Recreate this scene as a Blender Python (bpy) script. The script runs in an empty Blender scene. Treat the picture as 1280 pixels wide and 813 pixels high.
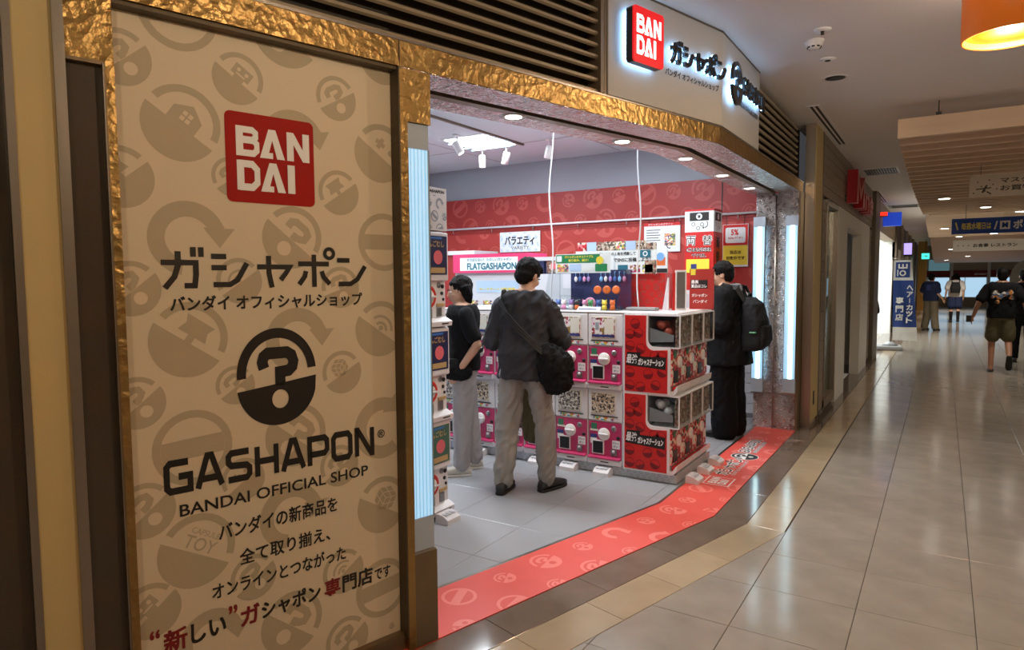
import bpy, bmesh, math, random
from mathutils import Vector, Matrix
random.seed(7)
SC = bpy.context.scene
COL = SC.collection
PI = math.pi
def R(a): return math.radians(a)

# ---------------------------------------------------------------- camera
EYE = 1.55
F_PX, PITCH, ROLL, YAW = 838.5, .068736, -.007209, .570361
cy, sy = math.cos(YAW), math.sin(YAW)
fw, rt, up = Vector((-sy, cy, 0)), Vector((cy, sy, 0)), Vector((0, 0, 1))
fw2 = fw*math.cos(PITCH) - up*math.sin(PITCH); up2 = up*math.cos(PITCH) + fw*math.sin(PITCH)
cr_ = rt*math.cos(ROLL) + up2*math.sin(ROLL); cu_ = up2*math.cos(ROLL) - rt*math.sin(ROLL)
cd = bpy.data.cameras.new('camera'); cam = bpy.data.objects.new('camera', cd); COL.objects.link(cam)
cd.sensor_width = 36; cd.lens = F_PX/1280*36; cd.clip_start = .05; cd.clip_end = 200
mw = Matrix((cr_, cu_, -fw2)).transposed().to_4x4(); mw.translation = (0, 0, EYE)
cam.matrix_world = mw
SC.camera = cam

# ---------------------------------------------------------------- world, exposure
w = bpy.data.worlds.new('world'); SC.world = w; w.use_nodes = True
w.node_tree.nodes['Background'].inputs[0].default_value = (.9, .92, 1, 1)
w.node_tree.nodes['Background'].inputs[1].default_value = .05
SC.view_settings.view_transform = 'Standard'; SC.view_settings.look = 'None'
SC.view_settings.gamma = 1; SC.view_settings.use_curve_mapping = False
SC.view_settings.exposure = 0.0

# ---------------------------------------------------------------- large lights
def area(name, loc, sx, sy_, power, col=(1, 1, 1), rot=(0, 0, 0), spread=180):
    l = bpy.data.lights.new(name, 'AREA'); l.shape = 'RECTANGLE'; l.size = sx; l.size_y = sy_
    l.energy = power; l.color = col; l.spread = R(spread)
    o = bpy.data.objects.new(name, l); COL.objects.link(o); o.location = loc; o.rotation_euler = rot
    return o
def spot(name, loc, power, col=(1, 1, 1), angle=100, blend=.6, rot=(0, 0, 0), size=.04):
    l = bpy.data.lights.new(name, 'SPOT'); l.energy = power; l.color = col
    l.spot_size = R(angle); l.spot_blend = blend; l.shadow_soft_size = size
    o = bpy.data.objects.new(name, l); COL.objects.link(o); o.location = loc; o.rotation_euler = rot
    return o
CEIL = 3.07
SHOP_LIGHT, HALL_LIGHT, PEND_LIGHT = 42, 12, 44
# recessed light panels in the shop ceiling (their fixtures are built with the ceiling)
SHOP_PANELS = [(-4.35, 6.16), (-2.75, 6.16), (-2.75, 4.3), (-4.35, 4.3), (-5.6, 5.2)]
for i, (x, y) in enumerate(SHOP_PANELS):
    area('shop_panel_lamp', (x, y, CEIL-.03), .5, .6, SHOP_LIGHT, (.93, .97, 1))
# corridor downlights, first four added unseen for light (fixtures built with the corridor ceiling)
HALL_DOWN = [(1.7, -1.2), (1.7, 1.4), (1.7, 4.0), (1.7, 6.6), (1.2, 9.5), (1.2, 12.5), (1.2, 16), (1.2, 20), (.6, 25), (.6, 30), (.6, 35)]
for i, (x, y) in enumerate(HALL_DOWN):
    z = CEIL-.03 if y < 7 else 2.74 if y < 19 else 2.5 if y < 24 else 2.4 if y < 28 else 2.1
    spot('hall_lamp', (x, y, z), HALL_LIGHT*(2.6 if y < 7 else 11 if y < 18 else 24), (1, .91, .79), 130, .8, size=.06)

# ---------------------------------------------------------------- materials
MATS = {}
def lin(c):
    return tuple(((v/255+.055)/1.055)**2.4 if v/255 > .04045 else v/255/12.92 for v in c)
def M(name, col, rough=.5, metal=0, var=.06, scale=12, bump=0, bscale=None, spec=.5, emit=0, ecol=None, alpha=1, trans=0, rnd=0, stretch=None, coat=0):
    """procedural principled material: colour varied by noise, optional noise bump, optional per-object variation"""
    if name in MATS: return MATS[name]
    m = bpy.data.materials.new(name); m.use_nodes = True
    nt = m.node_tree; N = nt.nodes; L = nt.links; b = N['Principled BSDF']
    c = lin(col)
    b.inputs['Roughness'].default_value = rough; b.inputs['Metallic'].default_value = metal
    b.inputs['Specular IOR Level'].default_value = spec; b.inputs['Alpha'].default_value = alpha
    b.inputs['Transmission Weight'].default_value = trans; b.inputs['Coat Weight'].default_value = coat
    tc = N.new('ShaderNodeTexCoord'); mp = N.new('ShaderNodeMapping')
    if stretch: mp.inputs['Scale'].default_value = stretch
    L.new(tc.outputs['Object'], mp.inputs[0])
    nz = N.new('ShaderNodeTexNoise'); nz.inputs['Scale'].default_value = scale; nz.inputs['Detail'].default_value = 4
    L.new(mp.outputs[0], nz.inputs[0])
    mx = N.new('ShaderNodeMix'); mx.data_type = 'RGBA'
    mx.inputs[6].default_value = tuple(max(0, v*(1-var)) for v in c)+(1,)
    mx.inputs[7].default_value = tuple(min(1, v*(1+var)) for v in c)+(1,)
    L.new(nz.outputs[0], mx.inputs[0]); out = mx.outputs[2]
    if rnd:
        oi = N.new('ShaderNodeObjectInfo'); hs = N.new('ShaderNodeHueSaturation'); mr = N.new('ShaderNodeMapRange')
        mr.inputs[3].default_value = 1-rnd; mr.inputs[4].default_value = 1+rnd
        L.new(oi.outputs['Random'], mr.inputs[0]); L.new(mr.outputs[0], hs.inputs['Value']); L.new(out, hs.inputs['Color']); out = hs.outputs[0]
    L.new(out, b.inputs['Base Color'])
    if bump:
        n2 = N.new('ShaderNodeTexNoise'); n2.inputs['Scale'].default_value = bscale or scale; n2.inputs['Detail'].default_value = 3
        L.new(mp.outputs[0], n2.inputs[0])
        bp = N.new('ShaderNodeBump'); bp.inputs['Strength'].default_value = bump; bp.inputs['Distance'].default_value = .01
        L.new(n2.outputs[0], bp.inputs['Height']); L.new(bp.outputs[0], b.inputs['Normal'])
    if emit:
        b.inputs['Emission Color'].default_value = lin(ecol or col)+(1,); b.inputs['Emission Strength'].default_value = emit
    MATS[name] = m
    return m
def hammered(name, col, rough=.3, scale=38, strength=.8, var=.25):
    """hammered / leaf-textured stainless: distorted voronoi relief"""
    m = M(name, col, rough, 1, .12, 6); nt = m.node_tree; N = nt.nodes; L = nt.links; b = N['Principled BSDF']
    tc = N.new('ShaderNodeTexCoord'); nz = N.new('ShaderNodeTexNoise'); nz.inputs['Scale'].default_value = scale*.35; nz.inputs['Detail'].default_value = 2
    L.new(tc.outputs['Object'], nz.inputs[0])
    mxv = N.new('ShaderNodeMix'); mxv.data_type = 'VECTOR'; mxv.inputs[0].default_value = .12
    L.new(tc.outputs['Object'], mxv.inputs[4]); L.new(nz.outputs['Color'], mxv.inputs[5])
    vo = N.new('ShaderNodeTexVoronoi'); vo.inputs['Scale'].default_value = scale; L.new(mxv.outputs[1], vo.inputs['Vector'])
    n3 = N.new('ShaderNodeTexNoise'); n3.inputs['Scale'].default_value = scale*1.7; L.new(tc.outputs['Object'], n3.inputs[0])
    ad = N.new('ShaderNodeMath'); ad.operation = 'ADD'; L.new(vo.outputs['Distance'], ad.inputs[0]); L.new(n3.outputs[0], ad.inputs[1])
    bp = N.new('ShaderNodeBump'); bp.inputs['Strength'].default_value = strength; bp.inputs['Distance'].default_value = .012
    L.new(ad.outputs[0], bp.inputs['Height']); L.new(bp.outputs[0], b.inputs['Normal'])
    rr = N.new('ShaderNodeMapRange'); rr.inputs[3].default_value = rough-.1; rr.inputs[4].default_value = rough+.15
    L.new(nz.outputs[0], rr.inputs[0]); L.new(rr.outputs[0], b.inputs['Roughness'])
    return m
def acrylic(name, tint=(235, 242, 245), clear=.8, rough=.05):
    m = bpy.data.materials.new(name); m.use_nodes = True; nt = m.node_tree; N = nt.nodes; L = nt.links
    N.remove(N['Principled BSDF']); o = N['Material Output']
    t = N.new('ShaderNodeBsdfTransparent'); t.inputs[0].default_value = lin(tint)+(1,)
    g = N.new('ShaderNodeBsdfGlossy'); g.inputs['Roughness'].default_value = rough
    fr = N.new('ShaderNodeLayerWeight'); fr.inputs[0].default_value = .5; pw = N.new('ShaderNodeMath'); pw.operation = 'POWER'; pw.inputs[1].default_value = 4; L.new(fr.outputs['Facing'], pw.inputs[0])
    mr = N.new('ShaderNodeMapRange'); mr.inputs[3].default_value = (1-clear)*.35; mr.inputs[4].default_value = .5
    mx = N.new('ShaderNodeMixShader'); L.new(pw.outputs[0], mr.inputs[0]); L.new(mr.outputs[0], mx.inputs[0])
    L.new(t.outputs[0], mx.inputs[1]); L.new(g.outputs[0], mx.inputs[2]); L.new(mx.outputs[0], o.inputs[0])
    MATS[name] = m
    return m

# ---------------------------------------------------------------- mesh builder
class MB:
    def __init__(s): s.v = []; s.f = []; s.sm = []
    def add(s, vs, fs, smooth=False):
        o = len(s.v); s.v += [tuple(p) for p in vs]; s.f += [tuple(i+o for i in f) for f in fs]; s.sm += [smooth]*len(fs); return s
    def box(s, x0, x1, y0, y1, z0, z1):
        return s.add([(x0,y0,z0),(x1,y0,z0),(x1,y1,z0),(x0,y1,z0),(x0,y0,z1),(x1,y0,z1),(x1,y1,z1),(x0,y1,z1)],
                     [(3,2,1,0),(4,5,6,7),(0,1,5,4),(1,2,6,5),(2,3,7,6),(3,0,4,7)])
    def rbox(s, x0, x1, y0, y1, z0, z1, r=.01, seg=2):
        bm = bmesh.new(); bmesh.ops.create_cube(bm, size=1)
        for v in bm.verts: v.co = Vector(((x0+x1)/2+v.co.x*(x1-x0), (y0+y1)/2+v.co.y*(y1-y0), (z0+z1)/2+v.co.z*(z1-z0)))
        bmesh.ops.bevel(bm, geom=bm.edges[:], offset=min(r, .49*min(x1-x0, y1-y0, z1-z0)), segments=seg, affect='EDGES', profile=.5)
        bm.verts.index_update(); s.add([v.co for v in bm.verts], [[v.index for v in f.verts] for f in bm.faces], False); bm.free(); return s
    def prism(s, poly, t0, t1, axis='y'):
        """extrude a 2D polygon; axis y: poly in (x,z), axis z: (x,y), axis x: (y,z)"""
        mp = {'y': lambda u, v, t: (u, t, v), 'z': lambda u, v, t: (u, v, t), 'x': lambda u, v, t: (t, u, v)}[axis]
        n = len(poly)
        fl = axis == 'y'
        vs = [mp(u, v, t0) for u, v in poly] + [mp(u, v, t1) for u, v in poly]
        fs = [tuple(range(n)) if fl else tuple(reversed(range(n))), tuple(reversed(range(n, 2*n))) if fl else tuple(range(n, 2*n))]
        for i in range(n):
            j = (i+1) % n
            fs.append((j, i, i+n, j+n) if fl else (i, j, j+n, i+n))
        return s.add(vs, fs)
    def poly(s, pts, y=0):  # flat print facing -y, (x,z) counter-clockwise
        return s.add([(p[0], y, p[1]) for p in pts], [tuple(range(len(pts)))])
    def rect(s, x0, x1, z0, z1, y=0): return s.poly([(x0,z0),(x1,z0),(x1,z1),(x0,z1)], y)
    def disc(s, x, z, r, y=0, n=24, a0=0, a1=360):
        pts = [(x+r*math.cos(R(a0+(a1-a0)*i/n)), z+r*math.sin(R(a0+(a1-a0)*i/n))) for i in range(n+(a1-a0 < 360))]
        return s.poly(pts, y)
    def arc(s, x, z, r0, r1, a0, a1, y=0, n=24):
        for i in range(n):
            a, b = R(a0+(a1-a0)*i/n), R(a0+(a1-a0)*(i+1)/n)
            s.poly([(x+r0*math.cos(a), z+r0*math.sin(a)), (x+r1*math.cos(a), z+r1*math.sin(a)), (x+r1*math.cos(b), z+r1*math.sin(b)), (x+r0*math.cos(b), z+r0*math.sin(b))], y)
        return s
    def stroke(s, pts, wd, y=0, rnd=True):
        """2D pen stroke with mitred joints"""
        n = len(pts); P = [Vector(p) for p in pts]; Lf = []; Rg = []
        for i in range(n):
            d0 = (P[i]-P[i-1]).normalized() if i else None; d1 = (P[i+1]-P[i]).normalized() if i < n-1 else None
            d = d0 if d1 is None else d1 if d0 is None else (d0+d1).normalized()
            nn = Vector((-d.y, d.x)); k = 1
            if d0 is not None and d1 is not None: k = 1/max(.5, nn.dot(Vector((-d0.y, d0.x))))
            Lf.append(P[i]+nn*wd/2*k); Rg.append(P[i]-nn*wd/2*k)
        for i in range(n-1): s.poly([Rg[i], Rg[i+1], Lf[i+1], Lf[i]], y)
        return s
    def tube(s, pts, r, n=8, cap=True, smooth=True, flat=1.0):
        P = [Vector(p) for p in pts]; rs = r if isinstance(r, (list, tuple)) else [r]*len(P)
        o = len(s.v); ref = None
        for i, p in enumerate(P):
            d = (P[min(i+1, len(P)-1)]-P[max(i-1, 0)]).normalized()
            if ref is None: ref = Vector((0,0,1)) if abs(d.z) < .9 else Vector((1,0,0))
            u = d.cross(ref).normalized(); v = u.cross(d).normalized(); ref = v
            s.v += [tuple(p+u*rs[i]*math.cos(2*PI*k/n)+v*rs[i]*flat*math.sin(2*PI*k/n)) for k in range(n)]
        for i in range(len(P)-1):
            for k in range(n):
                a = o+i*n+k; b = o+i*n+(k+1) % n
                s.f.append((a, b, b+n, a+n)); s.sm.append(smooth)
        if cap:
            s.f.append(tuple(reversed(range(o, o+n)))); s.sm.append(False)
            e = o+(len(P)-1)*n; s.f.append(tuple(range(e, e+n))); s.sm.append(False)
        return s
    def lathe(s, prof, n=24, axis='z', c=(0,0,0), smooth=True, cap=True):
        """profile (r,h) revolved; closed ends where r=0"""
        o = len(s.v); c = Vector(c)
        for r, h in prof:
            for k in range(n):
                a = 2*PI*k/n; x, y_ = r*math.cos(a), r*math.sin(a)
                s.v.append(tuple(c+Vector({'z': (x, y_, h), 'y': (x, -h, y_), 'x': (h, x, y_)}[axis])))
        for i in range(len(prof)-1):
            for k in range(n):
                a = o+i*n+k; b = o+i*n+(k+1) % n
                s.f.append((a, b, b+n, a+n)); s.sm.append(smooth)
        if cap and prof[0][0] > 1e-6: s.f.append(tuple(reversed(range(o, o+n)))); s.sm.append(False)
        if cap and prof[-1][0] > 1e-6: e = o+(len(prof)-1)*n; s.f.append(tuple(range(e, e+n))); s.sm.append(False)
        return s
    def ball(s, c, r, n=14, m=9, sc=(1,1,1)):
        o = len(s.v)
        for i in range(m+1):
            t = PI*i/m
            for k in range(n):
                a = 2*PI*k/n
                s.v.append((c[0]+r*sc[0]*math.sin(t)*math.cos(a), c[1]+r*sc[1]*math.sin(t)*math.sin(a), c[2]-r*sc[2]*math.cos(t)))
        for i in range(m):
            for k in range(n):
                a = o+i*n+k; b = o+i*n+(k+1) % n
                s.f.append((a, b, b+n, a+n)); s.sm.append(True)
        return s
    def loft(s, rings, n=20, cap=True, smooth=True):
        """rings: list of (center, u_axis*ru, v_axis*rv, power)"""
        o = len(s.v)
        for c, u, v, p in rings:
            c, u, v = Vector(c), Vector(u), Vector(v)
            for k in range(n):
                a = 2*PI*k/n; ca, sa = math.cos(a), math.sin(a)
                s.v.append(tuple(c+u*math.copysign(abs(ca)**p, ca)+v*math.copysign(abs(sa)**p, sa)))
        for i in range(len(rings)-1):
            for k in range(n):
                a = o+i*n+k; b = o+i*n+(k+1) % n
                s.f.append((a, b, b+n, a+n)); s.sm.append(smooth)
        if cap:
            s.f.append(tuple(reversed(range(o, o+n)))); s.sm.append(False)
            e = o+(len(rings)-1)*n; s.f.append(tuple(range(e, e+n))); s.sm.append(False)
        return s
    def xf(s, mat, start=0):
        s.v = s.v[:start]+[tuple(mat @ Vector(p)) for p in s.v[start:]]; return s
    def mesh(s, name, mat):
        me = bpy.data.meshes.new(name); me.from_pydata(s.v, [], s.f); me.validate()
        if len(me.polygons) == len(s.sm): me.polygons.foreach_set('use_smooth', s.sm)
        if mat is not None: me.materials.append(MATS[mat] if isinstance(mat, str) else mat)
        me.update(); return me
    def build(s, name, mat, parent=None, label=None, **kw):
        return obj(name, s.mesh(name, mat), parent, label, **kw)
def obj(name, me, parent=None, label=None, loc=None, rz=None, kind=None):
    o = bpy.data.objects.new(name, me); COL.objects.link(o)
    if parent: o.parent = parent
    if loc is not None: o.location = loc
    if rz is not None: o.rotation_euler.z = rz
    if label: o['label'] = label
    if kind: o['kind'] = kind
    return o
def tag(o, label=None, cat=None, group=None, kind=None):
    if label: o['label'] = label
    if cat: o['category'] = cat
    if group: o['group'] = group
    if kind: o['kind'] = kind
    return o
def thing(name, label, cat, loc=(0,0,0), rz=0, group=None):
    o = bpy.data.objects.new(name, None); COL.objects.link(o); o.location = loc; o.rotation_euler.z = rz; o.empty_display_size = .1
    return tag(o, label, cat, group)
def clone(o, parent=None):
    c = o.copy(); COL.objects.link(c); c.parent = parent
    for ch in list(o.children): clone(ch, c)
    return c
def bx(*a): return MB().box(*a)
def rb(*a, **k): return MB().rbox(*a, **k)

# ---------------------------------------------------------------- lettering
TCACHE = {}
def text_mesh(s, bold=0., shear=0., space=1.):
    key = (s, bold, shear, space)
    if key in TCACHE: return TCACHE[key]
    cu = bpy.data.curves.new('lettering', 'FONT'); cu.body = s; cu.size = 1; cu.offset = bold; cu.shear = shear; cu.space_character = space
    cu.resolution_u = 3
    o = bpy.data.objects.new('lettering', cu); COL.objects.link(o)
    dg = bpy.context.evaluated_depsgraph_get(); dg.update()
    me = bpy.data.meshes.new_from_object(o.evaluated_get(dg))
    vs = [tuple(v.co) for v in me.vertices]; fs = [tuple(p.vertices) for p in me.polygons]
    bpy.data.objects.remove(o); bpy.data.curves.remove(cu); bpy.data.meshes.remove(me)
    xs = [v[0] for v in vs]; ys = [v[1] for v in vs]
    TCACHE[key] = (vs, fs, min(xs), max(xs), min(ys), max(ys))
    return TCACHE[key]
def put_text(mb, s, x0, z0, width, height=None, y=0, bold=.02, shear=0, slope=0, space=1.):
    """fit a line of lettering into a box on the local xz plane (facing -y)"""
    thin = min(bold, .006); e = bold-thin
    vs, fs, a, b, c, d = text_mesh(s, thin, shear, space)
    kx = width/(b-a+2*e); kz = kx if height is None else height/(d-c+2*e)
    for n, (dx, dz) in enumerate([(0, 0)] if e < .004 else [(-e, -e), (e, e), (-e, e), (e, -e)]):  # bold = overprinted copies
        mb.add([(x0+(v[0]-a+e+dx)*kx, y-n*4e-5, z0+(v[1]-c+e+dz)*kz+slope*(v[0]-a)*kx) for v in vs], fs)
    return mb
def vtext(mb, s, x, ztop, size, y=0, bold=.03, pitch=1.05):
    for i, ch in enumerate(s):
        if ch == ' ': continue
        if ch == 'ー':
            mb.rect(x-size*.06, x+size*.06, ztop-(i+.9)*size*pitch, ztop-(i+.15)*size*pitch, y); continue
        put_text(mb, ch, x-size/2*.92, ztop-(i+1)*size*pitch, size*.92, size*.92, y, bold)
    return mb
# pen-stroke lettering for the shop's own logotypes (unit height)
KANA = {
 'ga': (1.06, [[(0,.68),(.86,.68),(.86,.35),(.82,.06),(.56,.06)], [(.42,.98),(.42,.62),(.32,.3),(.08,.0)], [(.80,1.10),(.80,.84)], [(1.0,1.10),(1.0,.84)]]),
 'shi': (1.06, [[(.02,.86),(.42,.86)], [(.02,.55),(.42,.55)], [(.06,.08),(.5,.08),(.7,.2),(.98,.68)]]),
 'ya': (1.0, [[(.02,.58),(.98,.58),(.86,.4),(.7,.2)], [(.36,.9),(.36,.4),(.44,-.02)]]),
 'po': (1.06, [[(.0,.68),(.98,.68)], [(.5,.96),(.5,-.02)], [(.24,.46),(.2,.3),(.02,.06)], [(.74,.46),(.8,.28),(1.0,.06)]]),
 'n': (1.0, [[(.02,.8),(.44,.8)], [(.06,.06),(.46,.06),(.7,.2),(.98,.62)]]),
}
def kana_logo(mb, x0, z0, width, height, y=0, wt=.15, depth=None):
    adv = 1.24; tot = adv*4+1.06; kx = width/tot; kz = height/1.05
    for i, k in enumerate(['ga', 'shi', 'ya', 'po', 'n']):
        for st in KANA[k][1]:
            tmp = MB().stroke(st, wt)
            y -= 6e-5; mb.add([(x0+(v[0]+i*adv)*kx, y, z0+v[2]*kz) for v in tmp.v], tmp.f)
    tmp = MB().arc(1.0, 1.0, .09, .2, 0, 360, 0, 20)
    mb.add([(x0+(v[0]+3*adv)*kx, y, z0+v[2]*kz) for v in tmp.v], tmp.f)
    return mb
LAT = {
 'G': [[(.86,.93),(.2,.93),(.08,.82),(.08,.18),(.2,.07),(.8,.07),(.92,.07),(.92,.5),(.5,.5)]],
 'A': [[(.04,0),(.42,1),(.58,1),(.96,0)], [(.2,.28),(.8,.28)]],
 'S': [[(.9,.93),(.2,.93),(.08,.82),(.08,.62),(.2,.52),(.8,.48),(.92,.38),(.92,.18),(.8,.07),(.06,.07)]],
 'H': [[(.1,0),(.1,1)], [(.9,0),(.9,1)], [(.1,.5),(.9,.5)]],
 'P': [[(.1,0),(.1,.93),(.8,.93),(.92,.82),(.92,.5),(.8,.38),(.1,.38)]],
 'O': [[(.5,.93),(.2,.93),(.08,.8),(.08,.2),(.2,.07),(.8,.07),(.92,.2),(.92,.8),(.8,.93),(.48,.93)]],
 'N': [[(.1,0),(.1,.96),(.16,.96),(.84,.04),(.9,.04),(.9,1)]],
}
def latin_logo(mb, s, x0, z0, width, height, y=0, wt=.17, gap=.2):
    n = len(s); kx = width/(n+gap*(n-1))
    for i, ch in enumerate(s):
        for st in LAT[ch]:
            tmp = MB().stroke(st, wt)
            y -= 6e-5; mb.add([(x0+(v[0]+i*(1+gap))*kx, y, z0+v[2]*height) for v in tmp.v], tmp.f)
    return mb
def maker_logo(mb, x0, z0, w_, h_, y=0):
    """two rows of heavy white capitals: BAN / DAI"""
    yo = [y]
    def P(pts, ox, oz, sx, sz):
        yo[0] -= .00012; y = yo[0]; pts = pts if sum(pts[i-1][0]*pts[i][1]-pts[i][0]*pts[i-1][1] for i in range(len(pts))) > 0 else pts[::-1]; mb.poly([(x0+(ox+p[0]*sx)*w_, z0+(oz+p[1]*sz)*h_) for p in pts], y)
    def S(pts, ox, oz, sx, sz, wt=.26):
        yo[0] -= .00012; y = yo[0]; tmp = MB().stroke(pts, wt); mb.add([(x0+(ox+v[0]*sx)*w_, y, z0+(oz+v[2]*sz)*h_) for v in tmp.v], tmp.f)
    t, b, rh = .535, .0, .465
    def A(ox, oz):
        P([(0,0),(.30,0),(.62,1),(.36,1)], ox, oz, .34, rh); P([(.68,0),(1.0,0),(.64,1),(.40,1)], ox, oz, .34, rh); P([(.18,0),(.52,0),(.52,.2),(.24,.2)], ox, oz, .34, rh)
    S([(.16,0),(.16,1)], .0, t, .31, rh, .30); S([(.1,.89),(.7,.89),(.84,.8),(.84,.66),(.7,.56),(.3,.56)], .0, t, .31, rh, .22); S([(.3,.54),(.74,.54),(.88,.44),(.88,.22),(.74,.11),(.1,.11)], .0, t, .31, rh, .22)
    A(.31, t)
    P([(.06,0),(.34,0),(.34,1),(.06,1)], .66, t, .34, rh); P([(.72,0),(1.0,0),(1.0,1),(.72,1)], .66, t, .34, rh); P([(.06,1),(.34,1),(1.0,0),(.72,0)], .66, t, .34, rh)
    S([(.16,0),(.16,1)], .0, b, .31, rh, .30); S([(.1,.89),(.66,.89),(.86,.72),(.86,.28),(.66,.11),(.1,.11)], .0, b, .31, rh, .24)
    A(.31, b)
    P([(.0,0),(.3,0),(.3,1),(.0,1)], .68, b, .34, rh)
    return mb
def capsule_logo(mb, x, z, rx, rz_, y=0):
    """the shop's capsule emblem: arc, question hook, half bowl with a hole"""
    tmp = MB(); tmp.arc(0, .08, .78, 1.0, 4, 184, 0, 36)
    bowl = [(math.cos(R(a)), -.16+math.sin(R(a))*.92) for a in [184+i*(352-184)/30 for i in range(31)]]
    bowl[0] = (-1, -.26); bowl[-1] = (1, -.04)
    hole = [(.05+.21*math.cos(R(a)), -.5+.21*math.sin(R(a))) for a in [90-i*15 for i in range(25)]]
    mid = [(.05, -.15)]
    tmp.poly(bowl+mid+hole+mid)
    tmp.stroke([(-.34,.2),(-.38,.34),(-.34,.46),(-.24,.53),(.24,.53),(.36,.46),(.41,.32),(.38,.2),(.28,.12),(.06,.1),(.06,-.2)], .26)
    mb.add([(x+v[0]*rx, y, z+v[2]*rz_) for v in tmp.v], tmp.f)
    return mb
def icon(mb, kind, x, z, r, ang, y=0, clip=None):
    """one printed capsule icon, centred, turned by ang degrees"""
    t = MB()
    if kind == 'ring':
        t.arc(0, 0, .8, 1, 0, 360, 0, 28); t.poly([(.795*math.cos(R(a)), .795*math.sin(R(a))) for a in (-19, -10, 0, 10, 19, 161, 170, 180, 190, 199)])
    elif kind == 'arrow':
        t.arc(0, 0, .58, 1, 33, 258, 0, 26); t.poly([(.82,-.24),(1.24,.3),(.97,.3),(.839,.545),(.486,.316),(.40,.3)])
    else:
        t.arc(0, .06, .8, 1.0, 8, 172, 0, 22)
        bowl = [(math.cos(R(a)), math.sin(R(a))) for a in [183+i*(357-183)/22 for i in range(23)]]
        if kind == 'q':
            hole = [(.24*math.cos(R(a)), -.44+.24*math.sin(R(a))) for a in [90-i*22.5 for i in range(17)]]
            t.poly(bowl+[(0,-.06)]+hole+[(0,-.06)])
            t.stroke([(-.34,.2),(-.34,.42),(-.2,.52),(.2,.52),(.36,.42),(.36,.22),(.2,.12),(.04,.1),(.04,-.045)], .24)
        else:
            t.poly(bowl)
            if kind == 'house':
                t.poly([(-.42,-.05),(.42,-.05),(.42,.34),(0,.62),(-.42,.34)])
            elif kind == 'robot':
                t.poly([(-.4,.1),(.4,.1),(.4,.55),(-.4,.55)]); t.poly([(-.22,-.05),(.22,-.05),(.22,.1),(-.22,.1)])
            elif kind == 'cart':
                t.poly([(-.42,.14),(.42,.14),(.32,.4),(.42,.62),(-.42,.62),(-.32,.4)]); t.poly([(-.1,-.05),(.1,-.05),(.1,.14),(-.1,.14)])
            elif kind == 'pad':
                t.poly([(-.4,.24),(-.28,.24),(-.28,.12),(-.12,.12),(-.12,.24),(0,.24),(0,.4),(-.12,.4),(-.12,.52),(-.28,.52),(-.28,.4),(-.4,.4)]); t.disc(.32, .3, .12, 0, 10)
            elif kind == 'wave':
                t.arc(0, .0, .2, .3, 20, 160, 0, 8); t.arc(0, .0, .44, .54, 25, 155, 0, 8); t.disc(0, .06, .1, 0, 8)
            elif kind == 'cube':
                for a in (90, 210, 330):
                    for u in range(2):
                        for v in range(2):
                            e = Vector((math.cos(R(a-60)), math.sin(R(a-60))))*.24; f = Vector((math.cos(R(a+60)), math.sin(R(a+60))))*.24
                            c = Vector((0, .28)); q = lambda i, j: c+e*i+f*j
                            t.poly([q(u+.08, v+.08), q(u+.92, v+.08), q(u+.92, v+.92), q(u+.08, v+.92)])
            elif kind == 'toy':
                put_text(t, 'TOY', -.45, .02, .9, .36, 0, .006); put_text(t, 'CAPSULE', -.4, .44, .8, .16, 0, .006)
    ca, sa = math.cos(R(ang)), math.sin(R(ang))
    polys = [[(x+r*(t.v[i][0]*ca-t.v[i][2]*sa), z+r*(t.v[i][0]*sa+t.v[i][2]*ca)) for i in f] for f in t.f]
    for p in polys:
        if clip: p = clip_poly(p, clip)
        if len(p) >= 3: mb.poly(p, y)
    return mb
def clip_poly(p, c):
    x0, x1, z0, z1 = c
    for ax, lim, sg in ((0, x0, 1), (0, x1, -1), (1, z0, 1), (1, z1, -1)):
        o = []
        for i in range(len(p)):
            a, b = p[i-1], p[i]; ia, ib = (a[ax]-lim)*sg >= 0, (b[ax]-lim)*sg >= 0
            if ia != ib:
                t = (lim-a[ax])/(b[ax]-a[ax]); o.append((a[0]+(b[0]-a[0])*t, a[1]+(b[1]-a[1])*t))
            if ib: o.append(b)
        p = o
        if not p: return []
    return p
def pattern(mb, x0, x1, z0, z1, pitch=.3, big=.11, small=.07, y=0, seed=1, each=None):
    """all-over print of capsule icons on a staggered grid"""
    rg = random.Random(seed); kinds = ['q', 'ring', 'q', 'arrow', 'q', 'cart', 'q', 'house']
    nx = int((x1-x0)/pitch)+2; nz = int((z1-z0)/(pitch*.8))+2; n = 0
    for j in range(-1, nz):
        for i in range(-1, nx):
            bg = (i+j) % 2 == 0; n += 1
            k = ['q', 'ring', 'q', 'arrow'][(i//2+j) % 4] if bg else ('cart' if (i+2*j) % 5 == 0 else 'q')
            m = mb if each is None else MB()
            icon(m, k, x0+(i+.5*(j % 2))*pitch, z0+j*pitch*.8, big if bg else small, rg.choice([-35, 35, 145, 0, 20]), y, (x0, x1, z0, z1))
            if each is not None and m.f: each(m)
    return mb
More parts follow.
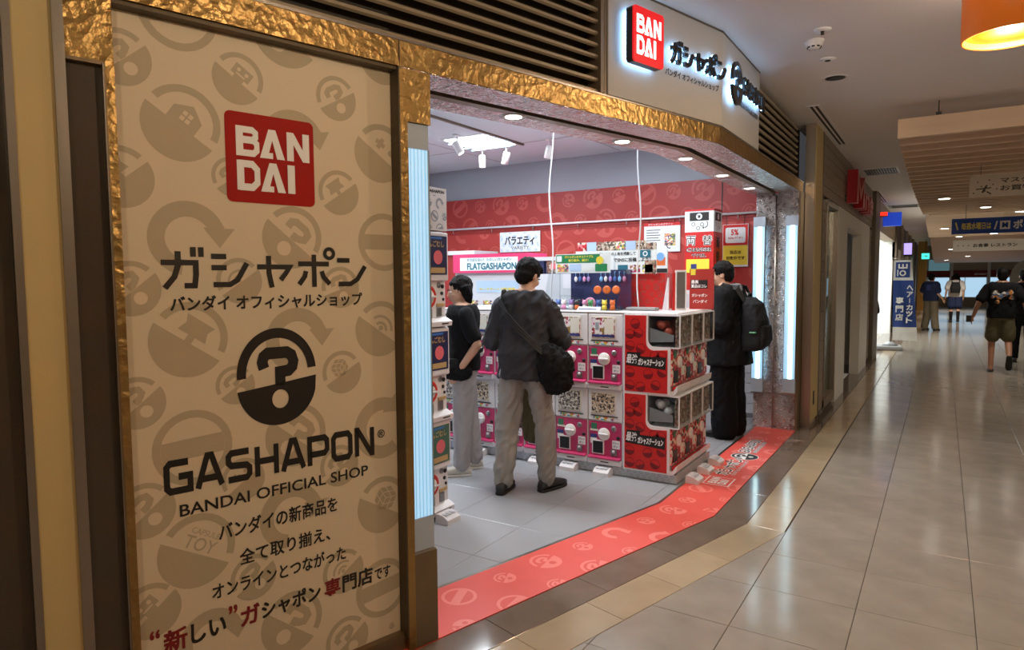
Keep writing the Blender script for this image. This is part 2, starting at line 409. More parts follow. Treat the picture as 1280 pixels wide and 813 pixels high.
def photo_patch(name, cols, scale=30):
    """printed picture: blotchy areas of the print's own ink colours"""
    if name in MATS: return MATS[name]
    m = bpy.data.materials.new(name); m.use_nodes = True; nt = m.node_tree; N = nt.nodes; L = nt.links; b = N['Principled BSDF']
    tc = N.new('ShaderNodeTexCoord'); vo = N.new('ShaderNodeTexVoronoi'); vo.inputs['Scale'].default_value = scale
    L.new(tc.outputs['Object'], vo.inputs['Vector'])
    sx = N.new('ShaderNodeSeparateColor'); L.new(vo.outputs['Color'], sx.inputs[0])
    rp = N.new('ShaderNodeValToRGB'); rp.color_ramp.interpolation = 'CONSTANT'
    e = rp.color_ramp.elements
    while len(e) < len(cols): e.new(.5)
    for i, c in enumerate(cols): e[i].position = i/len(cols); e[i].color = lin(c)+(1,)
    L.new(sx.outputs[0], rp.inputs[0]); L.new(rp.outputs[0], b.inputs['Base Color']); b.inputs['Roughness'].default_value = .45
    MATS[name] = m
    return m
# ================================================================ frames of the shop front
P0 = Vector((-1.783, 2.176, 0)); ANG = .266621
DA = Vector((math.sin(ANG), math.cos(ANG), 0)); NA = Vector((math.cos(ANG), -math.sin(ANG), 0))
RZA = PI/2-ANG; SB = 2.2; KM = math.tan(ANG/2)
BEND = P0+DA*SB; Y2 = 7.15
def pa(s_, d, z=0): return P0+DA*s_-NA*d+Vector((0, 0, z))
def pb(d): return pa(SB-d*KM, d)
def p2(y, d): return Vector((BEND.x-d, y, 0))
def front_band(mb, d0, d1, z0, z1, s0=-.147, y1=Y2):
    """a strip that follows the bent shop front, depth d0..d1 behind its face"""
    lo, hi = (d0, d1)
    pts = [pa(s0, lo), pb(lo), p2(y1, lo), p2(y1, hi), pb(hi), pa(s0, hi)]
    return mb.prism([(p.x, p.y) for p in pts], z0, z1, 'z')

# ---- materials of the setting
hammered('hammered_bronze', (172, 140, 88), .36, 26, .36)
hammered('hammered_silver', (196, 190, 188), .22, 24, 1.0)
hammered('speckled_steel', (190, 182, 180), .26, 60, 1.0)
M('brushed_steel', (168, 160, 150), .32, 1, .12, 6, .05, 40, stretch=(1, 1, .05))
M('bronze_plain', (128, 110, 86), .42, .6, .12, 8)
M('cream_panel', (205, 182, 128), .55, 0, .04, 5)
M('dark_glass', (76, 66, 57), .25, 0, .15, 3, spec=.4)
M('dark_wall', (52, 46, 40), .6, 0, .1, 4)
M('reveal', (92, 80, 62), .5, .4, .1, 6)
M('hall_tile', (154, 144, 132), .14, 0, .26, 5, .03, 30, spec=.5, rnd=.05)
M('tan_tile', (172, 152, 124), .15, 0, .24, 4, .03, 30, rnd=.06)
M('granite_dark', (118, 102, 90), .10, 0, .28, 5, rnd=.06)
M('grout', (66, 58, 50), .8, 0, .1, 20)
M('shop_tile', (158, 160, 165), .28, 0, .08, 2.5, .02, 40, rnd=.02)
M('shop_grout', (112, 113, 116), .7)
M('mat_red', (226, 84, 72), .45, 0, .05, 8)
M('mat_print', (240, 128, 116), .45, 0, .03, 8)
M('white_print', (245, 243, 242), .45, 0, .02)
M('black_print', (28, 25, 24), .45, 0, .04)
M('hall_ceiling', (232, 226, 222), .8, 0, .03, 2)
M('shop_ceiling', (200, 210, 216), .8, 0, .02, 2)
M('shop_white', (206, 207, 213), .6, 0, .02, 3)
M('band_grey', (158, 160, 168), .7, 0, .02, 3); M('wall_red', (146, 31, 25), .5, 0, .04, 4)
M('wall_red_light', (170, 48, 40), .45, 0, .04, 4)
M('wall_print', (166, 62, 55), .5, 0, .03)
M('wall_print_light', (188, 78, 68), .5, 0, .03)
M('rail_white', (225, 225, 228), .35, 0, .03)
M('louver', (150, 134, 112), .45, .15, .08, 10)
M('louver_back', (58, 50, 42), .7)
M('sign_white', (172, 167, 163), .5, 0, .02, 3)
M('hall_wall', (176, 160, 138), .6, 0, .05, 3)
M('plank', (150, 136, 122), .5, 0, .16, 5, rnd=.1, stretch=(1, .15, 4))
M('brown_post', (110, 96, 80), .45, .3, .08)
M('led', (190, 220, 240), .4, emit=.75, ecol=(160, 212, 245)); M('led_bright', (210, 240, 255), .4, emit=5, ecol=(205, 245, 250))
M('led_edge', (170, 205, 225), .3, emit=.4, ecol=(150, 205, 240))
M('lamp_white', (255, 250, 240), .4, emit=14, ecol=(255, 246, 232))
M('panel_light', (255, 255, 255), .4, emit=5, ecol=(235, 246, 255))
M('white_plastic', (232, 230, 230), .35, 0, .02, 4)
M('grey_plastic', (150, 150, 152), .4, 0, .04)
M('black_plastic', (26, 25, 27), .4, 0, .06)

# ================================================================ floors
def clip_half(p, n, c):
    o = []
    for i in range(len(p)):
        a, b = p[i-1], p[i]; da, db = a[0]*n[0]+a[1]*n[1]-c, b[0]*n[0]+b[1]*n[1]-c
        if (da >= 0) != (db >= 0):
            t = da/(da-db); o.append((a[0]+(b[0]-a[0])*t, a[1]+(b[1]-a[1])*t))
        if db >= 0: o.append(b)
    return o
def tile_mesh(poly, mat, name, ch=.0018, gap=.0012, th=.012):
    c = Vector((sum(p[0] for p in poly)/len(poly), sum(p[1] for p in poly)/len(poly)))
    def ins(k):
        o = []; n = len(poly)
        for i in range(n):
            p0, p1, p2_ = Vector(poly[i-1]), Vector(poly[i]), Vector(poly[(i+1) % n])
            e0, e1 = (p1-p0).normalized(), (p2_-p1).normalized()
            n0, n1 = Vector((-e0.y, e0.x)), Vector((-e1.y, e1.x)); b = (n0+n1); b = b/max(.3, b.dot(n0))
            o.append(p1+b*k)
        return o
    a, b = ins(gap), ins(gap+ch); n = len(poly)
    mb = MB(); mb.add([(p.x, p.y, -th) for p in a]+[(p.x, p.y, -.0015) for p in a]+[(p.x, p.y, 0) for p in b],
        [tuple(range(2*n, 3*n))]+[(i, (i+1) % n, n+(i+1) % n, n+i) for i in range(n)]+[(n+i, n+(i+1) % n, 2*n+(i+1) % n, 2*n+i) for i in range(n)])
    return mb.mesh(name, mat)
def ccw(p):
    a = sum(p[i-1][0]*p[i][1]-p[i][0]*p[i-1][1] for i in range(len(p)))
    return p if a > 0 else list(reversed(p))
floor = MB().box(-7, 4.2, -4, 42, -.1, -.008).build('floor', 'grout'); tag(floor, 'pale beige polished stone tile floor of the mall corridor', kind='structure')
# corridor tiles, .463 m square
T = .463; X0, Yg = -.757, 2.948
full = tile_mesh([(0,0),(T,0),(T,T),(0,T)], 'hall_tile', 'tile')
na = (NA.x, NA.y); ca = P0.x*na[0]+P0.y*na[1]
def hall_cell(i, j):
    x, y = X0+i*T, Yg+j*T
    p = [(x,y),(x+T,y),(x+T,y+T),(x,y+T)]
    q = clip_half(p, na, ca+.44) if i < 0 else p
    return x, y, q, len(q) == 4 and all(abs(a[0]-b[0])+abs(a[1]-b[1]) < 1e-6 for a, b in zip(sorted(q), sorted(p)))
NT = 0
for j in range(-4, 25):
    for i in range(-3, 6):
        if i < 0 and j > 3: continue
        if i > 2+max(0, j)*.17: continue
        x, y, q, whole = hall_cell(i, j)
        if len(q) < 3: continue
        area_ = abs(sum(q[k-1][0]*q[k][1]-q[k][0]*q[k-1][1] for k in range(len(q))))/2
        if area_ < .0004: continue
        if i < 0:  # past the bend the tan band takes over
            q2 = clip_half(q, na, ca+.44)
            q = [p for p in q2]
        if whole: obj('tile', full, floor, loc=(x, y, 0))
        else: obj('tile', tile_mesh(ccw(q), 'hall_tile', 'tile'), floor)
        NT += 1
rest = MB()
for j in range(-15, 85):
    for i in range(-8, 11):
        near = -4 <= j < 25 and -3 <= i < 6 and not (i < 0 and j > 3) and not i > 2+max(0, j)*.17
        if near or (i < 0 and j > 3): continue
        x, y, q, whole = hall_cell(i, j)
        if len(q) >= 3: rest.add([(p[0], p[1], 0) for p in (ccw([(a+(.0015 if a < x+T/2 else -.0015), b+(.0015 if b < y+T/2 else -.0015)) for a, b in q]))], [tuple(range(len(q)))])
rest.build('tile_field', 'hall_tile', floor, kind='stuff')
# tan border band and dark granite kerb follow the front
def band_tiles(d0, d1, step, mat, name, y_end, s_start=-1.6):
    s_ = s_start
    eA = SB-d0*KM
    while s_ < eA-.02:
        e = min(s_+step, SB); last = e >= SB-1e-6 or SB-e < .12
        if last: poly = [pa(s_, d0), pb(d0), pb(d1), pa(s_, d1)]
        else: poly = [pa(s_, d0), pa(e, d0), pa(e, d1), pa(s_, d1)]
        obj(name, tile_mesh(ccw([(p.x, p.y) for p in poly]), mat, name), floor)
        if last: break
        s_ = e
    y = pb(d0).y; first = True
    while y < y_end-.02:
        e = min(y+step, y_end)
        poly = [pb(d0), p2(e, d0), p2(e, d1), pb(d1)] if first else [p2(y, d0), p2(e, d0), p2(e, d1), p2(y, d1)]
        obj(name, tile_mesh(ccw([(p.x, p.y) for p in poly]), mat, name), floor); first = False; y = e
band_tiles(-.44, -.21, .463, 'tan_tile', 'border_tile', 16)
band_tiles(-.21, 0, .62, 'granite_dark', 'kerb_stone', 16)
b = MB().box(-1.25, -.76, 16, 42, -.02, 0); b.build('kerb_stone', 'granite_dark', floor)
bx(-1.9, BEND.x, Y2, 42, -.02, -.001).build('kerb_bed', 'granite_dark', floor)
# shop floor tiles
sfloor = MB().prism([(p.x, p.y) for p in (pa(-2.5, .3), pa(-2.5, .35), pa(-.3, .35), pb(.385), p2(Y2, .385), Vector((-1.6, 7.6, 0)), Vector((-6.3, 7.6, 0)), Vector((-6.3, 1, 0)))], -.05, -.006, 'z').build('floor', 'shop_grout')
tag(sfloor, 'pale grey square tile floor inside the capsule toy shop', kind='structure')
TS = .495
fs = tile_mesh([(0,0),(TS,0),(TS,TS),(0,TS)], 'shop_tile', 'tile', .003, .001)
for i in range(-9, 3):
    for j in range(-4, 10):
        x, y = -2.18+i*TS, 2.972+j*TS
        p = [(x,y),(x+TS,y),(x+TS,y+TS),(x,y+TS)]
        q = clip_half(p, (-na[0], -na[1]), -(ca-.405)); q = clip_half(q, (-1, 0), 1.203+.405) if q else q
        q = clip_half(q, (0, -1), -7.6) if q else q
        q = clip_half(q, (1, 0), -6.3) if q else q
        if len(q) < 3: continue
        if len(q) == 4 and all(abs(a[0]-b[0])+abs(a[1]-b[1]) < 1e-6 for a, b in zip(sorted(q), sorted(p))): obj('tile', fs, sfloor, loc=(x, y, 0))
        else:
            ar = abs(sum(q[k-1][0]*q[k][1]-q[k][0]*q[k-1][1] for k in range(len(q))))/2
            if ar > .002: obj('tile', tile_mesh(ccw(q), 'shop_tile', 'tile', .003, .001), sfloor)
front_band(MB(), .385, .408, -.01, .001, -.3).build('edge_strip', 'brushed_steel', sfloor)

# red entrance mat with its print
mat_ = thing('entrance_mat', 'long red printed entrance mat bending along the shop threshold', 'mat', tuple(pa(0, .2)))
def to_local(o, root): o.parent = root; o.matrix_parent_inverse = root.matrix_basis.inverted(); return o
def frame_floor(o_, ang, z):  # print drawn on xz -> lies on the floor, z (up in the print) points into the shop
    return Matrix.Translation(Vector((o_.x, o_.y, z))) @ Matrix.Rotation(ang, 4, 'Z') @ Matrix.Rotation(-PI/2, 4, 'X')
to_local(front_band(MB(), .002, .384, -.004, .003, -.2).build('mat_sheet', 'mat_red'), mat_)
pattern(None, -.15, SB-.05, .006, .378, .30, .088, .058, seed=3, each=lambda m: to_local(m.xf(frame_floor(P0, RZA, .0036)).build('printed_icon', 'mat_print'), mat_))
pattern(None, .06, Y2-BEND.y-.01, .006, .378, .30, .088, .058, seed=4, each=lambda m: to_local(m.xf(frame_floor(BEND, PI/2, .0036)).build('printed_icon', 'mat_print'), mat_))
F2 = frame_floor(BEND, PI/2, .0042); F2b = frame_floor(BEND, PI/2, .0048)
yy = lambda y: y-BEND.y
mb = MB(); x0, x1 = yy(4.95), yy(5.17); mb.rect(x0, x1, .085, .28); mb.xf(F2); to_local(mb.build('logo_border', 'white_print'), mat_)
mb = MB(); mb.rect(x0+.008, x1-.008, .093, .272); mb.xf(F2b); to_local(mb.build('logo_field', 'mat_red'), mat_)
F2c = frame_floor(BEND, PI/2, .0054)
mb = MB(); maker_logo(mb, x0+.03, .115, x1-x0-.06, .135); mb.xf(F2c); to_local(mb.build('logo_letters', 'white_print'), mat_)
mb = MB(); kana_logo(mb, yy(5.24), .17, .52, .11, wt=.34); put_text(mb, 'バンダイ オフィシャルショップ', yy(5.26), .115, .48, .04, 0, .07); 
mb.disc(yy(5.88), .19, .115, 0, 28); latin_logo(mb, 'GASHAPON', yy(6.02), .19, .52, .085, wt=.42); put_text(mb, 'BANDAI OFFICIAL SHOP', yy(6.04), .13, .46, .04, 0, .09); mb.xf(F2); to_local(mb.build('logo_backing', 'white_print'), mat_)
mb = MB(); kana_logo(mb, yy(5.24), .17, .52, .11, wt=.13); capsule_logo(mb, yy(5.88), .19, .1, .1); latin_logo(mb, 'GASHAPON', yy(6.02), .19, .52, .085, wt=.17)
put_text(mb, 'バンダイ オフィシャルショップ', yy(5.26), .118, .48, .034, 0, .0); put_text(mb, 'BANDAI OFFICIAL SHOP', yy(6.04), .133, .46, .034, 0, .0); mb.xf(F2b); to_local(mb.build('logo_lettering', 'black_print'), mat_)

# ================================================================ ceilings and outer walls
def struct(mb, name, mat, label=None): o = mb.build(name, mat); tag(o, label, kind='structure'); return o
hall_c = struct(MB().prism([(p.x, p.y) for p in (pa(-3.2, .1), pb(.1), p2(8, .1), Vector((-1.3, 8, 0)), Vector((-1.3, 42, 0)), Vector((4.2, 42, 0)), Vector((4.2, -4, 0)), Vector((-3.4, -4, 0)))], CEIL, CEIL+.1, 'z'), 'ceiling', 'hall_ceiling', 'plain white corridor ceiling')
shop_c = struct(MB().prism([(p.x, p.y) for p in (Vector((-6.3, .6, 0)), pa(-1.9, .12), pb(.12), p2(7.6, .12), Vector((-6.3, 7.7, 0)))], CEIL, CEIL+.1, 'z'), 'ceiling', 'shop_ceiling', 'white panel ceiling inside the shop')
for y in (4.6, 6.5):
    bx(-6.2, -1.7, y, y+.012, CEIL-.003, CEIL+.01).build('ceiling_joint', 'grey_plastic', shop_c)
for x in (-4.9, -3.3):
    bx(x, x+.012, 2, 7.55, CEIL-.003, CEIL+.01).build('ceiling_joint', 'grey_plastic', shop_c)
struct(bx(4.2, 4.4, -4, 42, 0, CEIL), 'wall_right', 'hall_wall')
struct(bx(-3.4, 4.3, -4.2, -4, 0, CEIL), 'wall_near', 'hall_wall')
struct(bx(-6.4, -6.3, .5, 7.8, 0, CEIL), 'wall_shop_left', 'shop_white')
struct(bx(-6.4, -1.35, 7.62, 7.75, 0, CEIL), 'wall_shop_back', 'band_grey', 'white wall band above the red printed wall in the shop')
# wall left of the printed panel and behind it
mb = MB(); mb.prism([(p.x, p.y) for p in (pa(-6, .07), pa(-.15, .07), pa(-.15, .13), pa(-6, .13))], 0, CEIL, 'z'); struct(mb, 'wall_left', 'dark_wall')
mb = MB(); mb.prism([(p.x, p.y) for p in (pa(-6, .14), pa(-.02, .14), pa(-.02, .2), pa(-6, .2))], 0, CEIL, 'z'); struct(mb, 'wall_shop_front', 'shop_white')

# red printed back wall: upper fascia, rail, lower panel, slat boards
bw = thing('wall_back', 'red back wall printed with pale capsule emblems', None, (-3.7, 7.6, 0)); bw['kind'] = 'structure'
def bwp(mb, name, mat): mb.xf(Matrix.Translation((3.7, -7.6, 0))); return mb.build(name, mat, bw)
bwp(bx(-6.25, -1.45, 7.56, 7.62, 2.2, 2.645), 'fascia', 'wall_red')
bwp(bx(-6.25, -1.45, 7.575, 7.62, 1.29, 2.2), 'lower_panel', 'wall_red_light')
pattern(None, -6.2, -1.5, 2.26, 2.64, .34, .13, .085, 7.557, seed=5, each=lambda m: bwp(m, 'printed_icon', 'wall_print'))
pattern(None, -6.2, -1.5, 1.32, 2.2, .36, .14, .09, 7.572, seed=6, each=lambda m: bwp(m, 'printed_icon', 'wall_print_light'))
bwp(bx(-6.25, -1.45, 7.57, 7.62, 2.16, 2.195), 'shadow_gap', 'wall_red')
rl = MB().tube([(-6.2, 7.54, 2.243), (-1.5, 7.54, 2.243)], .013, 8); bwp(rl, 'rail', 'rail_white')
for k in range(7):
    x = -5.8+k*.65; bwp(MB().tube([(x, 7.56, 2.25), (x, 7.53, 2.23), (x, 7.535, 2.19), (x, 7.55, 2.185)], .004, 6), 'hook', 'grey_plastic')
for k in range(11):
    z = .05+k*.112
    bwp(bx(-6.25, -1.45, 7.585, 7.62, z, z+.106), 'slat_board', 'shop_white')
bwp(bx(-2.085, -2.075, 7.552, 7.56, 2.2, 2.645), 'seam', 'dark_wall')

# ================================================================ shop front: beam, soffit, posts
beam = struct(front_band(MB(), .0, .14, 2.388, 2.492, -1.27, 7.3), 'trim_1', 'hammered_bronze', 'hammered bronze beam over the shop front')
front_band(MB(), -.004, .004, 2.486, 2.496, -1.27, 7.3).build('top_edge', 'brushed_steel', beam)
for s_ in (-.147,):
    mb = MB(); mb.prism([(p.x, p.y) for p in (pa(s_-.002, -.0015), pa(s_+.002, -.0015), pa(s_+.002, .01), pa(s_-.002, .01))], 2.388, 2.492, 'z'); mb.build('beam_joint', 'dark_wall', beam)
soff = struct(front_band(MB(), .002, .19, 2.384, 2.40, -.14), 'trim_2', 'hammered_silver', 'hammered silver soffit under the beam')
front_band(MB(), .29, .45, 2.384, 2.40, -.14).build('soffit_inner', 'hammered_silver', soff)
front_band(MB(), .19, .235, 2.43, 2.45, -.14).build('shutter_slot', 'dark_wall', soff)
front_band(MB(), .235, .29, 2.382, 2.42, -.14).build('shutter_rail', 'bronze_plain', soff)
front_band(MB(), .42, .45, 2.40, CEIL, -.14).build('bulkhead', 'shop_white', soff)
front_band(MB(), .10, .13, 2.49, CEIL, -3.2, 7.62).build('header_wall', 'louver_back', soff)
# downlights in the soffit
DL = [(-1.889, 2.974), (-1.679, 3.884), (-1.546, 4.682), (-1.548, 5.623), (-1.556, 6.579)]
ordn = ['nearest the printed panel', 'second from the printed panel', 'third along, at the bend', 'fourth along', 'nearest the right LED pillar']
for k, (x, y) in enumerate(DL):
    t = thing('downlight', 'round lit downlight in the entrance soffit, '+ordn[k], 'downlight', (x, y, 2.384), group='soffit downlights')
    MB().lathe([(.042, -.001), (.062, -.006), (.066, 0), (.066, .004)], 20).build('trim_ring', 'white_plastic', t)
    MB().lathe([(0, -.004), (.042, -.004), (.042, 0)], 20).build('lens', 'lamp_white', t)
    s_ = spot('downlight_lamp', (0, 0, -.012), 22, (1, .93, .84), 120, .7, size=.03); s_.parent = t
# left post: hammered strip, LED light box, base block
post = thing('trim_3', 'left entrance post of hammered bronze with a brown base block', None, tuple(P0), RZA); post['kind'] = 'structure'
bx(-.147, 0, .002, .3, 2.18, 2.388).build('hammered_cap', 'hammered_bronze', post)
bx(-.147, -.112, .002, .2, .0, 2.18).build('hammered_strip', 'hammered_bronze', post)
bx(-.112, 0, .002, .3, 0, .40).build('base_block', 'bronze_plain', post)
bx(-.112, -.1, .06, .3, .40, 2.18).build('back_plate', 'brushed_steel', post)
bx(-.153, -.147, .0, .075, .06, 2.388).build('reveal', 'reveal', post)
def led_box(name, label, loc, rz, w_, z0, z1, bright=False):
    t = thing(name, label, 'light box', loc, rz)
    bx(.004, w_-.004, .012, .05, z0+.14, z1-.1).build('diffuser', 'led', t)
    if bright: bx(w_*.38, w_*.72, .009, .05, z0+.14, z1-.1).build('tube', 'led_bright', t)
    for k in range(1, 6): bx(k*w_/6-.0015, k*w_/6+.0015, .0085, .012, z0+.14, z1-.1).build('diffuser_rib', 'led_edge', t)
    bx(.0, w_, .01, .055, z0, z0+.14).build('frosted_end', 'frost', t); bx(.0, w_, .01, .055, z1-.1, z1).build('frosted_end', 'frost', t)
    bx(0, .004, .004, .055, z0+.14, z1-.1).build('side_frame', 'brushed_steel', t); bx(w_-.004, w_, .004, .055, z0+.14, z1-.1).build('side_frame', 'brushed_steel', t)
    bx(-.001, w_+.001, .0, .06, z0-.012, z0).build('bottom_frame', 'brushed_steel', t)
    return t
M('frost', (176, 190, 208), .35, 0, .05, 4, spec=.6)
led_box('led_light_box', 'tall glowing pale blue LED light box in the left entrance post', tuple(pa(-.11, .004)), RZA, .105, .41, 2.178)
# right pillar facing the camera side
rp = thing('trim_4', 'right entrance pillar of speckled hammered steel', None, (-1.62, Y2, 0)); rp['kind'] = 'structure'
bx(0, .42, .0, .32, 0, 2.388).build('pillar_body', 'speckled_steel', rp)
bx(0, .42, -.004, .0, .36, .372).build('joint_line', 'brushed_steel', rp)
MB().tube([(.195, -.012, 0), (.195, -.012, 2.36)], .008, 8).build('shutter_guide', 'brushed_steel', rp)
bx(.405, .423, -.006, .3, 0, 2.39).build('corner_trim', 'bronze_plain', rp)
led_box('led_light_box', 'glowing LED light box on the shop side of the right pillar', (-1.635, Y2-.06, 0), 0, .115, .375, 2.155, True)
led_box('led_light_box', 'glowing LED light box on the corridor side of the right pillar', (-1.325, Y2-.06, 0), 0, .115, .39, 2.155, True)

# ---- louvres above the beam
def louvre(name, label, loc, rz, x0, x1, z0, z1, pitch=.058):
    t = thing(name, label, None, loc, rz); t['kind'] = 'structure'
    bx(x0, x1, .085, .095, z0, z1).build('backing', 'louver_back', t)
    me = MB().prism([(.0, .0), (.012, -.006), (.07, .034), (.07, .044), (.0, .012)], x0, x1, 'x').mesh('slat', 'louver')
    z = z0+.004
    while z+.05 < z1: obj('slat', me, t, loc=(0, .01, z)); z += pitch
    return t
louvre('trim_5', 'bronze ventilation louvre above the printed panel', tuple(P0), RZA, -1.27, 1.05, 2.496, CEIL)
louvre('trim_6', 'bronze ventilation louvre right of the white sign board', (BEND.x, BEND.y, 0), PI/2, 1.0, 2.72, 2.496, CEIL-.01)
mb = MB(); mb.box(1.05, 1.075, -.01, .09, 2.496, CEIL); mb.box(1.085, 1.105, -.004, .09, 2.496, CEIL); o = mb.build('trim_7', 'brown_post'); o.location = P0; o.rotation_euler.z = RZA; tag(o, 'bronze frame post at the left end of the white sign board', kind='structure')

# ---- left end: dark glass strip, steel strips, cream panel
le = thing('trim_8', 'bronze frame with a narrow dark glass strip at the far left', None, tuple(P0), RZA); le['kind'] = 'structure'
bx(-1.27, -1.137, .01, .06, 2.19, 2.40).build('hammered_head', 'hammered_bronze', le)
bx(-1.16, -1.137, .005, .07, 0, 2.20).build('hammered_strip', 'hammered_bronze', le)
bx(-1.262, -1.16, .03, .05, 0, 2.19).build('glass', 'dark_glass', le)
bx(-1.168, -1.16, .004, .05, 0, 2.19).build('frame', 'bronze_plain', le); bx(-1.262, -1.16, .006, .05, 2.186, 2.196).build('frame', 'bronze_plain', le)
bx(-1.168, -1.166, .0, .006, 0, 2.19).build('frame_edge', 'brushed_steel', le)
bx(-1.29, -1.262, -.012, .06, 0, CEIL).build('steel_strip', 'brushed_steel', le)
bx(-1.384, -1.287, .0, .06, 0, CEIL).build('cream_panel', 'cream_panel', le)
bx(-1.404, -1.384, -.012, .06, 0, CEIL).build('steel_strip', 'brushed_steel', le)
bx(-1.7, -1.404, .03, .06, 0, CEIL).build('dark_panel', 'dark_glass', le)
# rail over and under the printed panel
rr = thing('trim_9', 'brown reveal rails framing the printed panel', None, tuple(P0), RZA); rr['kind'] = 'structure'
bx(-1.137, -.147, .012, .075, 2.375, 2.39).build('top_rail', 'reveal', rr)
bx(-1.137, -.147, .03, .075, .0, .075).build('bottom_rail', 'bronze_plain', rr)
# ================================================================ big printed panel on the left
M('panel_cream', (224, 207, 180), .55, 0, .02, 4)
M('panel_icon', (188, 172, 144), .55, 0, .02, 4)
M('logo_red', (168, 24, 13), .6, 0, .03, spec=.2)
M('dark_red_print', (128, 20, 24), .45, 0, .03)
M('panel_text', (30, 26, 22), .45, 0, .03)
pn = thing('printed_sign_panel', 'large cream shop sign panel with red logo, black lettering and capsule emblems', 'sign', tuple(P0), RZA)
bx(-1.137, -.15, .06, .07, .075, 2.376).build('panel_sheet', 'panel_cream', pn)
ICONS = [('ring', -0.938, 2.412, 0.123, 10), ('q', -1.104, 2.233, 0.084, 40), ('robot', -0.755, 2.234, 0.085, -35), ('house', -0.942, 2.057, 0.12, -35), ('cart', -1.119, 1.87, 0.093, 40), ('arrow', -0.934, 1.69, 0.122, 0), ('q', -0.578, 2.432, 0.125, -35), ('q', -0.388, 2.23, 0.08, 30), ('arrow', -0.186, 2.426, 0.106, 60), ('arrow', -0.563, 2.042, 0.12, 10), ('pad', -0.206, 2.047, 0.112, -35), ('cart', -0.387, 1.879, 0.082, 35), ('q', -0.786, 1.901, 0.065, 35), ('q', -0.579, 1.703, 0.11, -40), ('ring', -0.196, 1.7, 0.115, 0), ('q', -1.105, 1.526, 0.085, 40), ('wave', -0.771, 1.548, 0.077, 35), ('cart', -0.945, 1.354, 0.122, -35), ('q', -0.39, 1.52, 0.077, 20), ('arrow', -0.57, 1.332, 0.118, 0), ('wave', -0.222, 1.351, 0.109, -35), ('cube', -0.392, 1.193, 0.081, 30), ('q', -1.102, 1.164, 0.082, 40), ('q', -0.797, 1.188, 0.066, 35), ('arrow', -0.221, 0.95, 0.125, 50), ('ring', -0.943, 0.995, 0.127, 4), ('q', -0.587, 0.977, 0.114, -40), ('pad', -0.781, 0.852, 0.074, 35), ('q', -0.413, 0.829, 0.079, 35), ('q', -1.093, 0.813, 0.089, 40), ('toy', -0.946, 0.639, 0.123, -30), ('arrow', -0.611, 0.681, 0.12, 0), ('cube', -0.228, 0.63, 0.113, -30), ('q', -0.757, 0.491, 0.081, 35), ('wave', -0.407, 0.405, 0.086, 35), ('ring', -0.236, 0.285, 0.121, 6), ('robot', -1.09, 0.48, 0.09, 40), ('arrow', -0.909, 0.318, 0.107, 0), ('q', -0.624, 0.272, 0.116, -40), ('q', -0.397, 0.124, 0.091, 35)]
cl = (-1.136, -.152, .078, 2.374)
for k, s_, z, r, a in ICONS: icon(MB(), k, s_, z, r, a, .0595, cl).build('printed_icon', 'panel_icon', pn)
mb = MB()   # light details inside the icons
for k, s_, z, r, a in ICONS:
    t = MB()
    if k == 'house':
        for u in (-.13, .03):
            for v in (.1, .26): t.poly([(u, v), (u+.12, v), (u+.12, v+.12), (u, v+.12)])
    elif k == 'robot':
        t.disc(-.18, .36, .08, 0, 10); t.disc(.18, .36, .08, 0, 10); t.poly([(-.2, .16), (.2, .16), (.2, .22), (-.2, .22)])
    ca_, sa_ = math.cos(R(a)), math.sin(R(a))
    for f in t.f:
        p = clip_poly([(s_+r*(t.v[i][0]*ca_-t.v[i][2]*sa_), z+r*(t.v[i][0]*sa_+t.v[i][2]*ca_)) for i in f], cl)
        if len(p) > 2: mb.poly(p, .0591)
mb.build('icon_detail', 'panel_cream', pn)
def rrect(x0, x1, z0, z1, r, n=5):
    pts = []
    for cx, cz, a in ((x1-r, z0+r, -90), (x1-r, z1-r, 0), (x0+r, z1-r, 90), (x0+r, z0+r, 180)):
        pts += [(cx+r*math.cos(R(a+90*i/n)), cz+r*math.sin(R(a+90*i/n))) for i in range(n+1)]
    return pts
MB().poly(rrect(-.805, -.487, 1.82, 2.126, .02), .0588).build('logo_square', 'logo_red', pn, 'red square with white block capitals')
maker_logo(MB(), -.77, 1.862, .265, .218, .0582).build('logo_letters', 'white_print', pn)
kana_logo(MB(), -1.02, 1.528, .745, .128, .0584, .145).build('kana_lettering', 'panel_text', pn)
put_text(MB(), 'バンダイ オフィシャルショップ', -.997, 1.45, .697, .052, .0584, .022).build('kana_subtitle', 'panel_text', pn)
capsule_logo(MB(), -.648, 1.204, .146, .163, .0584).build('capsule_emblem', 'panel_text', pn)
latin_logo(MB(), 'GASHAPON', -1.036, .853, .775, .108, .0584, .215, .15).build('latin_lettering', 'panel_text', pn)
put_text(MB(), '®', -.245, .91, .034, .034, .0584, .01).build('registered_mark', 'panel_text', pn)
put_text(MB(), 'BANDAI OFFICIAL SHOP', -.994, .770, .703, .041, .0584, .012).build('latin_subtitle', 'panel_text', pn)
put_text(MB(), 'バンダイの新商品を', -.873, .655, .445, .06, .0584, .018).build('text_line', 'panel_text', pn)
put_text(MB(), '全て取り揃え、', -.806, .548, .345, .058, .0584, .018).build('text_line', 'panel_text', pn)
put_text(MB(), 'オンラインとつながった', -.902, .455, .505, .056, .0584, .018).build('text_line', 'panel_text', pn)
W = .0584
put_text(MB(), '“', -1.1, .385, .03, .03, W, .02).build('text_line', 'dark_red_print', pn)
put_text(MB(), '新', -1.06, .322, .074, .078, W, .028).build('text_line', 'dark_red_print', pn)
put_text(MB(), 'しい', -.975, .325, .115, .07, W, .028).build('text_line', 'panel_text', pn)
put_text(MB(), '”', -.85, .385, .03, .03, W, .02).build('text_line', 'dark_red_print', pn)
put_text(MB(), 'ガ', -.81, .325, .068, .072, W, .028).build('text_line', 'dark_red_print', pn)
